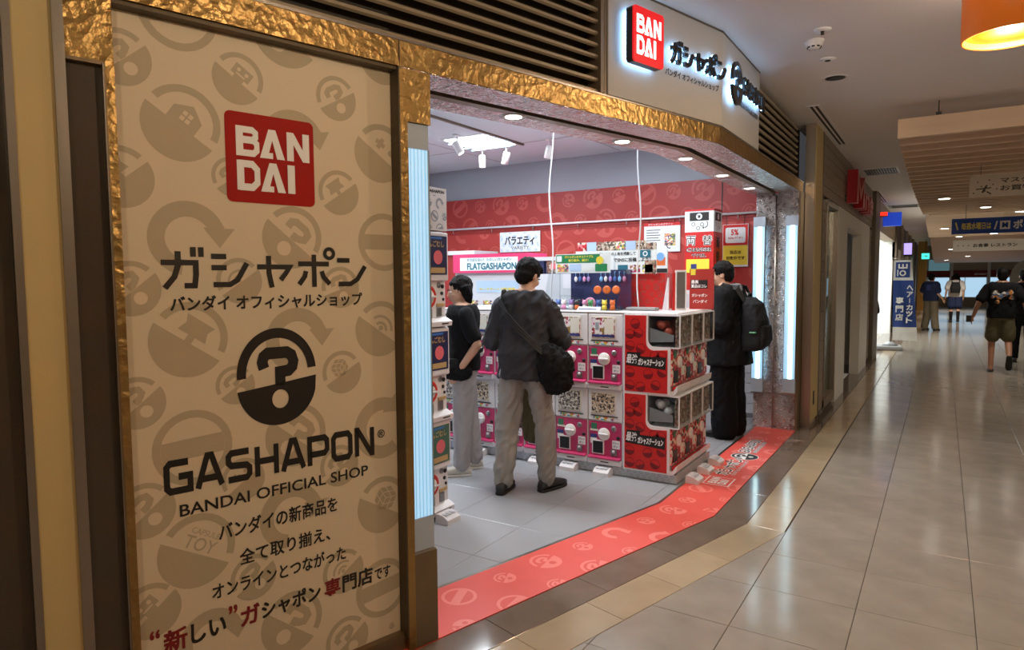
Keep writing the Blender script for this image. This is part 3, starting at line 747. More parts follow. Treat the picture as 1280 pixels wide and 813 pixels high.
put_text(MB(), 'シャポン', -.735, .325, .228, .068, W, .028).build('text_line', 'panel_text', pn)
put_text(MB(), '専', -.49, .322, .066, .072, W, .028).build('text_line', 'dark_red_print', pn)
put_text(MB(), '門店', -.415, .322, .135, .07, W, .028).build('text_line', 'panel_text', pn)
put_text(MB(), 'です', -.272, .325, .075, .05, W, .02).build('text_line', 'panel_text', pn)
capsule_logo(MB(), -.196, .11, .012, .012, W).build('small_mark', 'panel_icon', pn)

# ================================================================ white sign board over the entrance
M('sign_red', (226, 22, 30), .3, 0, .02, emit=.55, ecol=(232, 18, 28))
M('sign_glow_white', (255, 255, 255), .3, emit=1.4, ecol=(255, 255, 255))
M('halo_led', (190, 225, 255), .4, emit=11, ecol=(150, 205, 255))
M('sign_black', (20, 19, 21), .3, 0, .05)
sg = thing('fascia_sign_board', 'white bent fascia sign board with halo lit red logo and black letters', 'sign', tuple(P0), RZA)
def toA(o): o.parent = sg; o.matrix_parent_inverse = sg.matrix_basis.inverted(); return o
mb = MB(); pts = [pa(1.106, -.012), pb(-.012), p2(5.29, -.012), p2(5.29, .1), pb(.1), pa(1.106, .1)]
mb.prism([(p.x, p.y) for p in pts], 2.496, CEIL-.002, 'z'); toA(mb.build('board', 'sign_white'))
mb.v = []; mb.f = []; mb.sm = []
front_band(mb, -.014, .1, CEIL-.012, CEIL-.001, 1.1, 5.3); toA(mb.build('top_edge', 'reveal'))
# logo box: red face, black sides, white letters
lx0, lx1, lz0, lz1 = 1.215, 1.478, 2.672, 2.955
MB().prism(rrect(lx0, lx1, lz0, lz1, .02), -.08, -.04).build('logo_side', 'sign_black', sg)
MB().prism(rrect(lx0, lx1, lz0, lz1, .02), -.088, -.0795).build('logo_face', 'sign_red', sg, 'glowing red logo face')
maker_logo(MB(), lx0+.025, lz0+.04, lx1-lx0-.05, lz1-lz0-.08, -.0886).build('logo_letters', 'sign_glow_white', sg)
MB().prism(rrect(lx0+.008, lx1-.008, lz0+.008, lz1-.008, .02), -.038, -.03).build('halo_strip', 'halo_led', sg)
def raised(drawer, d0, d1):
    """turn a flat drawing into solid raised letters"""
    t = MB(); drawer(t); m = MB()
    for f in t.f:
        m.prism([(t.v[i][0], t.v[i][2]) for i in f], d0, d1)
    return m
raised(lambda t: kana_logo(t, 1.60, 2.755, .575, .115, 0, .20), -.06, -.042).build('kana_letters', 'sign_black', sg)
raised(lambda t: kana_logo(t, 1.60, 2.755, .575, .115, 0, .10), -.04, -.032).build('halo_strip', 'halo_led', sg)
put_text(MB(), 'バンダイ オフィシャルショップ', 1.60, 2.69, .56, .042, -.0135, .03).build('kana_subtitle', 'sign_black', sg)
F2s = Matrix.Translation((BEND.x, BEND.y, 0)) @ Matrix.Rotation(PI/2, 4, 'Z')
def seg2(m, name, mat): m.xf(F2s); return toA(m.build(name, mat))
seg2(raised(lambda t: capsule_logo(t, .19, 2.79, .125, .125), -.06, -.042), 'capsule_emblem', 'sign_black')
seg2(raised(lambda t: capsule_logo(t, .19, 2.79, .11, .11), -.04, -.032), 'halo_strip', 'halo_led')
seg2(raised(lambda t: latin_logo(t, 'GASHAPON', .36, 2.77, .60, .10, 0, .22, .16), -.06, -.042), 'latin_letters', 'sign_black')
seg2(raised(lambda t: latin_logo(t, 'GASHAPON', .37, 2.775, .58, .09, 0, .1, .18), -.04, -.032), 'halo_strip', 'halo_led')
seg2(put_text(MB(), 'BANDAI OFFICIAL SHOP', .38, 2.705, .56, .04, -.0135, .04), 'latin_subtitle', 'sign_black')

# ================================================================ corridor ceiling fittings
M('pendant_orange', (206, 110, 30), .5, 0, .05, 6, emit=.22, ecol=(230, 110, 20))
M('pendant_glow', (255, 160, 20), .5, emit=1.15, ecol=(255, 150, 8))
M('fit_dark', (60, 56, 52), .5, .4, .1)
M('vent_dark', (34, 30, 27), .6)
def pendant(x, y, label, z0=2.70, r=.198, h=.27):
    t = thing('pendant_lamp', label, 'lamp', (x, y, z0))
    MB().lathe([(r-.012, .012), (r-.012, 0), (r, 0), (r, h), (r-.012, h), (r-.012, .012)], 40, cap=False).build('drum_shade', 'pendant_orange', t)
    MB().lathe([(0, .03), (r-.012, .03), (r-.012, .034), (0, .034)], 40).build('diffuser', 'pendant_glow', t)
    MB().lathe([(0, h-.01), (r-.012, h-.01), (r-.012, h), (0, h)], 40).build('top_disc', 'pendant_orange', t)
    MB().tube([(0, 0, h), (0, 0, CEIL-z0-.015)], .004, 6).build('cord', 'fit_dark', t)
    MB().lathe([(0, -.02), (.05, -.02), (.05, 0)], 16, c=(0, 0, CEIL-z0)).build('ceiling_rose', 'white_plastic', t)
    ld = bpy.data.lights.new('pendant_bulb', 'POINT'); ld.energy = PEND_LIGHT; ld.color = (1, .79, .53); ld.shadow_soft_size = .045
    l = bpy.data.objects.new('pendant_bulb', ld); COL.objects.link(l); l.parent = t; l.location = (0, 0, -.02)
    ld = bpy.data.lights.new('ceiling_fill', 'POINT'); ld.energy = 20; ld.color = (1, .86, .68); ld.shadow_soft_size = .04  # extra lamp added above the closed drum to brighten the ceiling
    l = bpy.data.objects.new('ceiling_fill', ld); COL.objects.link(l); l.parent = t; l.location = (.05, 0, h+.04)
    return t
pendant(.235, 4.11, 'orange drum pendant lamp hanging at the upper right corner')
pendant(.235, 1.55, 'orange drum pendant lamp hanging over the photographer')
pendant(.235, -1.0, 'orange drum pendant lamp hanging behind the photographer')
sd = thing('smoke_detector', 'round off-white smoke detector on the corridor ceiling', 'smoke detector', (-.746, 4.803, CEIL))
MB().lathe([(0, -.05), (.032, -.05), (.04, -.04), (.052, -.034), (.055, -.012), (.06, -.01), (.06, 0)], 24).build('body', 'white_plastic', sd)
for k in range(8): a = k*PI/4; MB().box(-.009, .009, -.002, .002, -.047, -.037).xf(Matrix.Rotation(a, 4, 'Z') @ Matrix.Translation((0, .041, 0))).build('vent_slot', 'vent_dark', sd)
sp = thing('sprinkler_head', 'small ceiling sprinkler head behind the smoke detector', 'sprinkler', (-.672, 4.616, CEIL))
MB().lathe([(.012, -.012), (.05, -.006), (.052, 0)], 20).build('plate', 'white_plastic', sp); MB().lathe([(0, -.03), (.012, -.03), (.008, -.022), (.012, -.012), (.0, -.012)], 12).build('nozzle', 'fit_dark', sp)
sn = thing('ceiling_sensor', 'small flat round sensor on the corridor ceiling', 'sensor', (-.726, 5.247, CEIL))
MB().lathe([(0, -.012), (.02, -.012), (.05, -.006), (.053, 0)], 20).build('plate', 'white_plastic', sn); MB().lathe([(0, -.016), (.018, -.016), (.02, -.011), (0, -.011)], 14).build('eye', 'fit_dark', sn)
hd = thing('recessed_downlight', 'unlit recessed round downlight in the corridor ceiling', 'downlight', (-.742, 5.77, CEIL))
MB().lathe([(.072, -.003), (.088, -.006), (.095, 0)], 26, cap=False).build('trim_ring', 'white_plastic', hd); MB().lathe([(0, -.003), (.072, -.003), (.07, 0)], 26).build('dark_reflector', 'fit_dark', hd)
def slot(loc, rz, n, label):
    t = thing('slot_diffuser', label, 'air vent', loc, rz)
    bx(-.055, .055, -1.04, 1.04, -.004, 0).build('frame', 'white_plastic', t)
    for x in (-.03, .012): bx(x, x+.02, -1.02, 1.02, -.006, -.003).build('slot', 'vent_dark', t)
slot((-1.02, 7.62, CEIL), 0, 2, 'long double slot air diffuser in the ceiling by the louvre')
slot((-1.05, 14.8, CEIL), 0, 2, 'short double slot air diffuser in the ceiling farther along')
vt = thing('ceiling_vent', 'rectangular slatted ceiling vent over the next doorway', 'air vent', (-.8, 11.15, CEIL))
bx(-.22, .22, -.32, .32, -.012, 0).build('frame', 'white_plastic', vt); bx(-.2, .2, -.3, .3, -.014, -.011).build('opening', 'vent_dark', vt)
for k in range(12): bx(-.2+k*.034, -.19+k*.034, -.3, .3, -.018, -.012).build('slat', 'grey_plastic', vt)
vt = thing('ceiling_vent', 'flat grey ceiling vent beyond the slatted canopy edge', 'air vent', (-.75, 17, CEIL))
bx(-.3, .3, -.3, .3, -.012, 0).build('frame', 'grey_plastic', vt); bx(-.24, .24, -.24, .24, -.016, -.011).build('opening', 'vent_dark', vt)
HN = ['over the corridor beside the camera', 'right of the camera', 'in the corridor behind the orange lamp', 'just before the slatted canopy', '', '', '', '', '', '', '']
for k, (x, y) in enumerate(HALL_DOWN[:4]):
    t = thing('recessed_downlight', 'added unseen lit recessed downlight '+HN[k], 'downlight', (x, y, CEIL), group='added corridor downlights')  # out-of-view fittings added with the lamps lighting the near corridor
    MB().lathe([(.06, -.003), (.078, -.006), (.082, 0)], 20).build('trim_ring', 'white_plastic', t); MB().lathe([(0, -.005), (.06, -.005), (.06, 0)], 20).build('lens', 'lamp_white', t)
# ---- slatted wooden canopy
M('baffle_wood', (220, 192, 162), .5, 0, .12, 6, rnd=.05, stretch=(.2, 3, 3))
M('wave_wood', (182, 146, 112), .5, 0, .14, 5, stretch=(.3, 3, 3))
cn = thing('slatted_canopy', 'hanging canopy of pale wooden slats across the corridor', 'canopy', (0, 6.95, 2.77))
yb = 0; k = 0
while yb < 9.2:
    xl = -.378+.10*math.sin(min(1, yb/9)*PI/2)**2*0 - .03*math.sin(yb/9*PI)
    zb = .0+.02*math.sin(yb/9*PI)
    bx(xl, 3.9, yb, yb+.045, zb, zb+.165).build('slat', 'baffle_wood', cn)
    yb += .40; k += 1
for x in (-.075, 1.4): MB().tube([(x, .06, .16), (x, .06, CEIL-2.77)], .005, 6).build('hanger_rod', 'fit_dark', cn); MB().rbox(x-.02, x+.02, .03, .08, .165, .2, r=.005).build('hanger_clip', 'fit_dark', cn)
c2 = thing('slatted_canopy', 'second wooden canopy section farther down the corridor', 'canopy', (0, 17.2, 2.7))
for k in range(14): bx(-.35, 3.9, k*.3, k*.3+.05, -.01*k, .16-.01*k).build('slat', 'baffle_wood', c2)
bx(-.3, 3.9, 0, 4.2, .18, .2).build('backing', 'wave_wood', c2)
c3 = thing('wooden_ceiling_wave', 'smooth dark wooden wave lowering the far corridor ceiling', 'canopy', (0, 22, 0))
prof = [(0, 2.72), (2, 2.62), (4, 2.5), (6, 2.38), (8, 2.28), (11, 2.2), (16, 2.16), (16, 2.3), (11, 2.4), (0, 2.9)]
MB().prism(prof, -.35, 3.9, 'x').build('panel', 'wave_wood', c3)
for k in range(10): bx(-.36, 3.9, .8+k*1.2, .85+k*1.2, 2.66-.04*k, 2.72-.04*k).build('slat', 'baffle_wood', c3)
CD = [(1.2, 9.5), (1.2, 12.5), (-.02, 12.6), (.6, 14.6), (1.2, 16), (-.0, 18.6), (1.0, 20), (.35, 23), (1.1, 25), (.2, 27), (.75, 30), (.1, 33)]
for k, (x, y) in enumerate(CD):
    z = 2.755 if y < 16.5 else 2.64 if y < 19 else 2.56 if y < 21.5 else 2.72-.055*(y-22)-.01 if y < 30 else 2.265 if y < 32 else 2.19
    t = thing('canopy_downlight', 'small lit downlight in the wooden canopy, '+['first', 'second', 'third', 'fourth', 'fifth', 'sixth', 'seventh', 'eighth', 'ninth', 'tenth', 'eleventh', 'twelfth'][k]+' counted from the camera', 'downlight', (x, y, z), group='canopy downlights')
    MB().lathe([(.075, -.004), (.1, -.006), (.1, .01)], 18).build('trim_ring', 'white_plastic', t); MB().lathe([(0, -.008), (.075, -.006), (.075, 0)], 18).build('lens', 'lamp_white', t)
# ================================================================ next shop fronts along the corridor
M('shop_glass', (120, 110, 96), .08, 0, .1, 3, spec=.8)
M('white_frame', (226, 222, 214), .5, 0, .02)
M('sign_red_letters', (150, 14, 24), .3, 0, .05, emit=.02, ecol=(220, 30, 40))
M('blue_sign', (30, 70, 190), .35, 0, .05, emit=.5, ecol=(30, 80, 220))
M('red_led', (255, 60, 40), .4, emit=2.2, ecol=(255, 40, 25))
M('green_exit', (40, 190, 170), .4, emit=1.6, ecol=(70, 215, 200))
M('bright_wall', (236, 238, 236), .6, 0, .02)
M('yellow_wood', (196, 150, 70), .5, 0, .1, 6)
acrylic('clear_glass', (226, 236, 236), .75)
XW = -1.1
wl = thing('wall_hall', 'grey-brown plank clad wall beside the shop', None, (XW, 7.3, 0)); wl['kind'] = 'structure'
def hw(mb, name, mat, parent=None, **k): mb.xf(Matrix.Translation((-XW, -7.3, 0))); return mb.build(name, mat, parent or wl, **k)
hw(bx(-1.2, XW-.02, 7.36, 7.86, 0, CEIL), 'core', 'hall_wall')
hw(bx(-1.19, -1.105, 7.34, 7.37, 0, CEIL), 'steel_post', 'brushed_steel')
hw(bx(-1.12, XW, 7.37, 7.8, .06, CEIL), 'cream_panel', 'cream_panel')
hw(bx(-1.105, XW+.006, 7.5, 7.56, .22, .36), 'socket_box', 'black_plastic')
hw(bx(XW-.03, XW+.004, 7.80, 7.86, 0, CEIL), 'edge_post', 'brown_post')
hw(bx(XW-.1, XW-.03, 7.86, 8.18, 0, CEIL), 'core', 'dark_wall')
hw(bx(XW-.1, XW-.03, 8.18, 13.7, 2.42, CEIL), 'core', 'dark_wall'); hw(bx(XW-.1, XW-.03, 13.1, 13.7, 0, CEIL), 'core', 'dark_wall')
def planks(y0, y1, z0, z1):
    z = z0
    me = MB().box(-.03, 0, 0, y1-y0, .003, .106).mesh('plank', 'plank')
    while z < z1-.05:
        obj('plank', me, wl, loc=(0+random.uniform(-.003, .002), y0-7.3, z)); z += .109
planks(7.86, 8.15, .08, 2.40); planks(7.86, 13.68, 2.42, CEIL-.03); planks(13.12, 13.68, .08, 2.40)
# window
wd = thing('window_1', 'narrow glass shop window in the plank wall', None, (XW, 8.17, 0)); wd['kind'] = 'structure'
for a in ((0, .04, .08, 2.36), (.84, .88, .08, 2.36)): bx(-.06, .01, a[0], a[1], a[2], a[3]).build('window_frame', 'brushed_steel', wd)
bx(-.06, .01, .0, .88, 2.34, 2.40).build('window_frame', 'brushed_steel', wd); bx(-.06, .01, 0, .88, .06, .16).build('window_sill', 'brushed_steel', wd)
bx(-.04, -.034, .04, .84, .16, 2.34).build('pane', 'clear_glass', wd)
photo_patch('window_goods', [(150, 132, 104), (120, 106, 86), (188, 160, 70), (170, 156, 132), (96, 88, 76)], 7)
for k in range(5):
    bx(-.40, -.1, .02, .86, .3+k*.4, .315+k*.4).build('shelf', 'white_frame', wd)
bx(-.45, -.42, -.05, 1.0, .1, 2.4).build('display_back', 'window_goods', wd)
# white doorway
dr = thing('door_1', 'white framed doorway with a white sliding door leaf', None, (XW, 9.05, 0)); dr['kind'] = 'structure'
bx(-.12, .015, 0, .9, 0, 2.40).build('jamb', 'white_frame', dr); bx(-.12, .015, 2.8, 4.05, 0, 2.40).build('jamb', 'white_frame', dr); bx(-.12, .015, .9, 2.8, 2.2, 2.40).build('lintel', 'white_frame', dr)
bx(-.5, -.46, .95, 3.6, .16, 2.05).build('door_leaf', 'white_frame', dr); bx(-.455, -.44, 2.3, 2.34, .95, 1.05).build('door_handle', 'fit_dark', dr)
bx(-.5, -.46, 1.0, 2.5, .03, .15).build('floor_vent', 'vent_dark', dr)
bx(-1.2, -1.15, -.2, 4.2, 0, 2.4).build('dark_recess', 'dark_wall', dr)
bx(-1.2, -.12, .9, 2.8, -.001, .004).build('threshold', 'bright_wall', dr)
bx(-1.2, 0, 4.05, 4.1, 0, 2.4).build('side_wall', 'white_frame', dr)
# red channel letters
rs = thing('red_letter_sign', 'thick red illuminated letter sign on the plank wall', 'sign', (XW, 9.75, 2.5))
def letter(strokes, y0, w_, h_, d=.14):
    m = MB()
    for st in strokes:
        t = MB().stroke(st, .2)
        for f in t.f: m.prism([(y0+t.v[i][0]*w_, t.v[i][2]*h_) for i in f], .02, d, 'x')
    return m
letter([[(.08,0),(.08,1),(.5,.35),(.92,1),(.92,0)]], 0, .95, .36).build('letter', 'sign_red_letters', rs)
letter([[(.1,0),(.1,.66)], [(.1,.5),(.5,.66),(.85,.5),(.85,0)]], 1.1, .6, .34).build('letter', 'sign_red_letters', rs)
letter([[(.9,.1),(.2,.1),(.1,.35),(.4,.66),(.85,.5),(.85,.35),(.15,.35)]], 1.8, .55, .34).build('letter', 'sign_red_letters', rs)
bx(0, .02, -.05, 2.45, .02, .1).build('mount_bar', 'fit_dark', rs)
# brown post, bright open shop with header
hw(bx(XW-.25, XW+.06, 13.7, 14.7, 0, CEIL), 'brown_post', 'brown_post')
hw(bx(XW-.25, XW, 14.7, 20.6, 2.46, CEIL), 'header', 'hall_wall')
hw(bx(XW-.06, XW+.04, 20.6, 21.4, 0, CEIL), 'brown_post', 'brown_post')
hw(bx(XW-.3, XW, 21.4, 42, 0, CEIL), 'dark_front', 'brown_post')
for k in range(6): hw(bx(XW-.02, XW+.05, 23.5+k*3, 23.9+k*3, 0, CEIL), 'pilaster', 'hall_wall')
for k in range(3): hw(bx(XW-.02, XW+.02, 22.0+k*5, 23.2+k*5, .1, 2.3), 'shop_pane', 'bright_wall')
def bsw(mb, name, mat, label=None): mb.xf(Matrix.Translation((-1.3, 14.7, 0))); return struct(mb, name, mat, label)
bsw(bx(-2.4, -2.3, 0, 6, 0, CEIL), 'wall_side', 'bright_wall', 'bright white wall of the open shop beyond the banner'); bsw(bx(-2.4, .2, 5.9, 5.99, 0, CEIL), 'wall_end', 'bright_wall'); bsw(bx(-2.4, 0, -.1, 0, 0, CEIL), 'wall_end', 'bright_wall')
bs = bsw(bx(-2.4, 0, 0, 5.9, 2.9, 2.95), 'ceiling', 'bright_wall'); bsw(bx(-2.4, .0, 0, 5.9, -.01, .002), 'floor', 'hall_tile')
for k in range(3): MB().box(-2.9, -2.3, 15.3+k*1.8, 16.5+k*1.8, 2.88, 2.9).build('light_panel', 'panel_light', bs)
l = area('bright_shop_lamp', (-2.5, 17.6, 2.85), 1.2, 4.5, 230, (.95, 1, .98))
bl = thing('blue_box_sign', 'small blue box sign projecting over the bright shop', 'sign', (XW, 16.2, 2.60))
bx(.0, .34, 0, .12, 0, .28).build('box', 'blue_sign', bl); bx(.04, .3, -.004, 0, .06, .22).build('mark', 'halo_soft', bl) if 'halo_soft' in MATS else None
rled = thing('red_led_sign', 'tiny red LED sign beside the blue box sign', 'sign', (XW, 15.2, 2.74)); bx(0, .14, 0, .05, 0, .07).build('display', 'red_led', rled); bx(0, .14, .0, .052, -.02, 0).build('case', 'black_plastic', rled)
ws = thing('vertical_light_sign', 'slim glowing white and violet vertical sign farther along', 'sign', (XW, 25.5, 2.0))
M('violet_sign', (180, 160, 255), .4, emit=1.2, ecol=(190, 170, 255)); bx(0, .22, 0, .1, .25, .62).build('light_face', 'violet_sign', ws); bx(-.01, .23, .01, .12, .2, .25).build('foot', 'fit_dark', ws)
# ---- banner on its stand
M('banner_blue', (34, 62, 128), .7, 0, .08, 5); M('banner_white', (226, 224, 218), .7, 0, .05, 5)
bn = thing('banner_flag', 'blue and white vertical banner flag with white lettering on a pole', 'banner', (-.9, 16.2, 0), R(8))
MB().rbox(-.3, .22, -.25, .25, 0, .09, r=.03).build('base', 'grey_plastic', bn); MB().lathe([(.16, .09), (.10, .14), (.03, .17), (0, .17)], 20).build('base_dome', 'grey_plastic', bn)
MB().tube([(0, 0, .1), (0, 0, 1.95)], .012, 8).build('pole', 'brushed_steel', bn); MB().tube([(-.03, 0, 1.92), (.34, 0, 1.92)], .008, 8).build('cross_arm', 'brushed_steel', bn)
def cloth(z0, z1, y=0):
    m = MB(); nx, nz = 9, 8; vs = []; fcs = []
    for j in range(nz+1):
        for i in range(nx+1):
            u, v = i/nx, j/nz; z = z0+(z1-z0)*v; wv = .34+.10*(1.8-z)/1.4
            vs.append((.015+u*wv+.02*(1.8-z), y+.02*math.sin(u*5+z*4)*(1-.4*v), z))
    for j in range(nz):
        for i in range(nx): a = j*(nx+1)+i; fcs.append((a, a+1, a+nx+2, a+nx+1))
    m.add(vs, fcs, True); n = len(vs); m.add([(a, b+.006, c) for a, b, c in vs], [tuple(reversed(f)) for f in fcs], True); return m
cloth(.48, 1.46).build('blue_cloth', 'banner_blue', bn); cloth(1.46, 1.88).build('white_cloth', 'banner_white', bn); cloth(.2, .48).build('white_cloth', 'banner_white', bn)
mb = MB(); mb.rect(.06, .32, 1.52, 1.84, -.03); mb.build('emblem_field', 'banner_blue', bn)
mb = MB(); mb.stroke([(.12, 1.8), (.12, 1.72), (.26, 1.72), (.26, 1.8)], .03, -.033); mb.stroke([(.19, 1.8), (.19, 1.7)], .03, -.033); mb.arc(.19, 1.61, .035, .06, 0, 360, -.033, 14); mb.rect(.09, .11, 1.55, 1.68, -.033); mb.build('emblem', 'banner_white', bn)
mb = MB(); vtext(mb, 'ヘアーカット', .33, 1.38, .125, -.034, .03, 1.08); vtext(mb, '専門店', .15, 1.14, .155, -.034, .03, 1.12); put_text(mb, 'QB HOUSE', .1, .32, .3, .07, -.034, .03); mb.build('banner_lettering', 'banner_white', bn)
# ---- hanging banners under the canopy
M('hang_blue', (26, 74, 170), .5, 0, .08, 3); M('hang_yellow', (228, 214, 120), .5); M('hang_sheet', (200, 188, 172), .7, 0, .06, 4)
hb = thing('hanging_banner', 'blue hanging banner with yellow and white lettering across the corridor', 'banner', (.1, 14, 2.265))
bx(0, 2.4, 0, .02, 0, .265).build('sheet', 'hang_blue', hb)
mb = MB(); put_text(mb, '\\', .05, .07, .05, .13, -.004, .03); put_text(mb, '毎週水曜日は', .14, .07, .42, .12, -.004, .03); mb.build('yellow_lettering', 'hang_yellow', hb)
mb = MB(); put_text(mb, '/', .60, .06, .05, .14, -.004, .03); mb.rect(.68, .82, .06, .2, -.004); put_text(mb, 'ポイント', .86, .06, .52, .15, -.004, .04); put_text(mb, '2倍デー', 1.5, .05, .6, .17, -.004, .04); mb.build('white_lettering', 'white_print', hb)
put_text(MB(), 'M', .71, .085, .08, .09, -.006, .04).build('mark', 'hang_blue', hb)
for x in (.2, 1.2, 2.2): MB().tube([(x, .01, .265), (x, .01, .50)], .004, 6).build('hanger', 'fit_dark', hb)
hs = thing('hanging_notice', 'pale hanging notice sheet with brush lettering under the slats', 'banner', (.22, 9.2, 2.42))
bx(0, 1.9, 0, .012, 0, .25).build('sheet', 'hang_sheet', hs)
mb = MB(); put_text(mb, 'マスターガーデン会館の', .28, .145, 1.0, .06, -.003, .02); put_text(mb, 'お買物はサービスへ', .28, .06, .9, .06, -.003, .02); mb.stroke([(.12, .05), (.16, .13)], .02, -.003); mb.stroke([(.06, .09), (.2, .1)], .012, -.003); mb.stroke([(.16, .06), (.2, .03)], .014, -.003)
for k in range(7): mb.disc(.04+.035*k, .05+.17*((k*37) % 10)/10, .008, -.003, 8)
mb.build('brush_lettering', 'fit_dark', hs)
for x in (.1, 1.8): MB().tube([(x, .006, .25), (x, .006, .36)], .003, 6).build('hanger', 'fit_dark', hs)
h2 = thing('hanging_notice', 'distant pale hanging notice below the far wooden ceiling', 'banner', (.2, 21.8, 2.2))
bx(0, 1.6, 0, .012, 0, .3).build('sheet', 'hang_sheet', h2); put_text(MB(), '・・・ お食事 レストラン', .1, .1, 1.3, .1, -.003, .03).build('brush_lettering', 'fit_dark', h2)
for x in (.1, 1.5): MB().tube([(x, .006, .3), (x, .006, .5)], .003, 6).build('hanger', 'fit_dark', h2)
# ---- far end
M('grey_glass', (150, 156, 150), .3, 0, .06, 2)
gw = MB().prism([(2.0, 0), (3.95, 0), (3.95, 2.15), (2.75, 2.15), (2.5, 2.12), (2.3, 2.04), (2.15, 1.9), (2.05, 1.7), (2.0, 1.45)], 29.6, 29.75, 'y'); struct(gw, 'wall_partition', 'grey_glass', 'grey rounded partition wall at the far right')
ex = thing('exit_sign', 'small glowing green exit sign at the far end', 'sign', (-.78, 33, 2.25)); bx(0, .28, 0, .06, 0, .24).build('light_face', 'green_exit', ex); MB().tube([(.14, .03, .24), (.14, .03, .82)], .01, 6).build('stem', 'fit_dark', ex)
put_text(MB(), '→', .06, .08, .16, .08, -.003, .03).build('mark', 'white_print', ex)
yc = bx(-.95, -.62, 35, 35.4, 0, CEIL).build('trim_10', 'yellow_wood'); tag(yc, 'ochre column at the far end of the corridor', kind='structure')
M('far_glow', (190, 220, 240), .4, emit=.95, ecol=(175, 212, 238)); M('far_glow_dim', (130, 170, 180), .4, emit=.3, ecol=(120, 170, 180)); M('far_red', (120, 20, 30), .5, 0, .1)
fe = thing('wall_far', 'glazed far end of the corridor with bright shop windows', None, (0, 40, 0)); fe['kind'] = 'structure'
bx(-1.2, 4.3, .1, .3, 0, CEIL).build('core', 'hall_wall', fe)
for x0, x1 in ((-.6, .26), (.42, .9), (.94, 1.78), (1.92, 2.7), (2.75, 3.5)): bx(x0, x1, .02, .06, .5, 1.45).build('pane', 'far_glow', fe)
bx(-.62, .26, .02, .06, 1.75, 2.35).build('pane', 'far_glow_dim', fe)
bx(-.7, 4.2, .0, .06, 1.47, 1.80).build('shop_band', 'far_red', fe); put_text(MB(), 'RESTAURANT', 1.3, 1.58, .5, .08, -.004, .03).build('band_lettering', 'white_print', fe)
for x in (.3, 1.82): bx(x, x+.12, -.04, .06, .4, 2.2).build('mullion', 'white_frame', fe)
bx(-1.2, 4.2, -.02, .06, 0, .48).build('stall_riser', 'hall_wall', fe)
# ================================================================ shop interior
M('mach_white', (226, 222, 224), .32, 0, .02, 5); M('mach_pink', (186, 56, 102), .35, 0, .06, 5); M('mach_pink_deep', (176, 34, 84), .35, 0, .06)
M('mach_red', (196, 34, 30), .38, 0, .04, 5); M('mach_red_dark', (120, 20, 26), .4, 0, .04); M('dial_white', (236, 232, 230), .3, 0, .03)
M('steel_knob', (150, 148, 150), .3, .8, .1); M('green_tag', (60, 120, 90), .4); M('blue_tag', (52, 60, 120), .4); M('cream_tag', (226, 222, 210), .45, 0, .05)
M('pattern_grey', (196, 200, 208), .5, 0, .03); M('pattern_line', (150, 158, 172), .5)
M('capsule_brown', (186, 84, 64), .25, 0, .12, 8, coat=.3); M('capsule_clear', (206, 208, 214), .2, 0, .08, 8, coat=.3)
acrylic('acrylic', (246, 249, 250), .9); M('bubble_grey', (104, 98, 100), .5)
photo_patch('card_crimson', [(176, 36, 76), (232, 226, 230), (120, 30, 60), (226, 208, 220), (150, 120, 60)], 55)
photo_patch('card_album', [(206, 200, 190), (70, 66, 70), (150, 140, 130), (226, 222, 214), (96, 88, 90)], 90)
photo_patch('card_sepia', [(196, 176, 150), (60, 52, 50), (160, 140, 118), (220, 208, 190), (90, 80, 74)], 80)
photo_patch('price_colours', [(220, 180, 70), (70, 140, 190), (230, 226, 220), (210, 90, 80), (90, 170, 120)], 60)
photo_patch('red_goods', [(196, 40, 48), (222, 206, 190), (150, 30, 40), (176, 40, 48), (232, 120, 130), (70, 60, 50)], 42)
photo_patch('brown_goods', [(130, 108, 94), (170, 148, 128), (90, 76, 68), (200, 186, 170), (140, 76, 62)], 48)
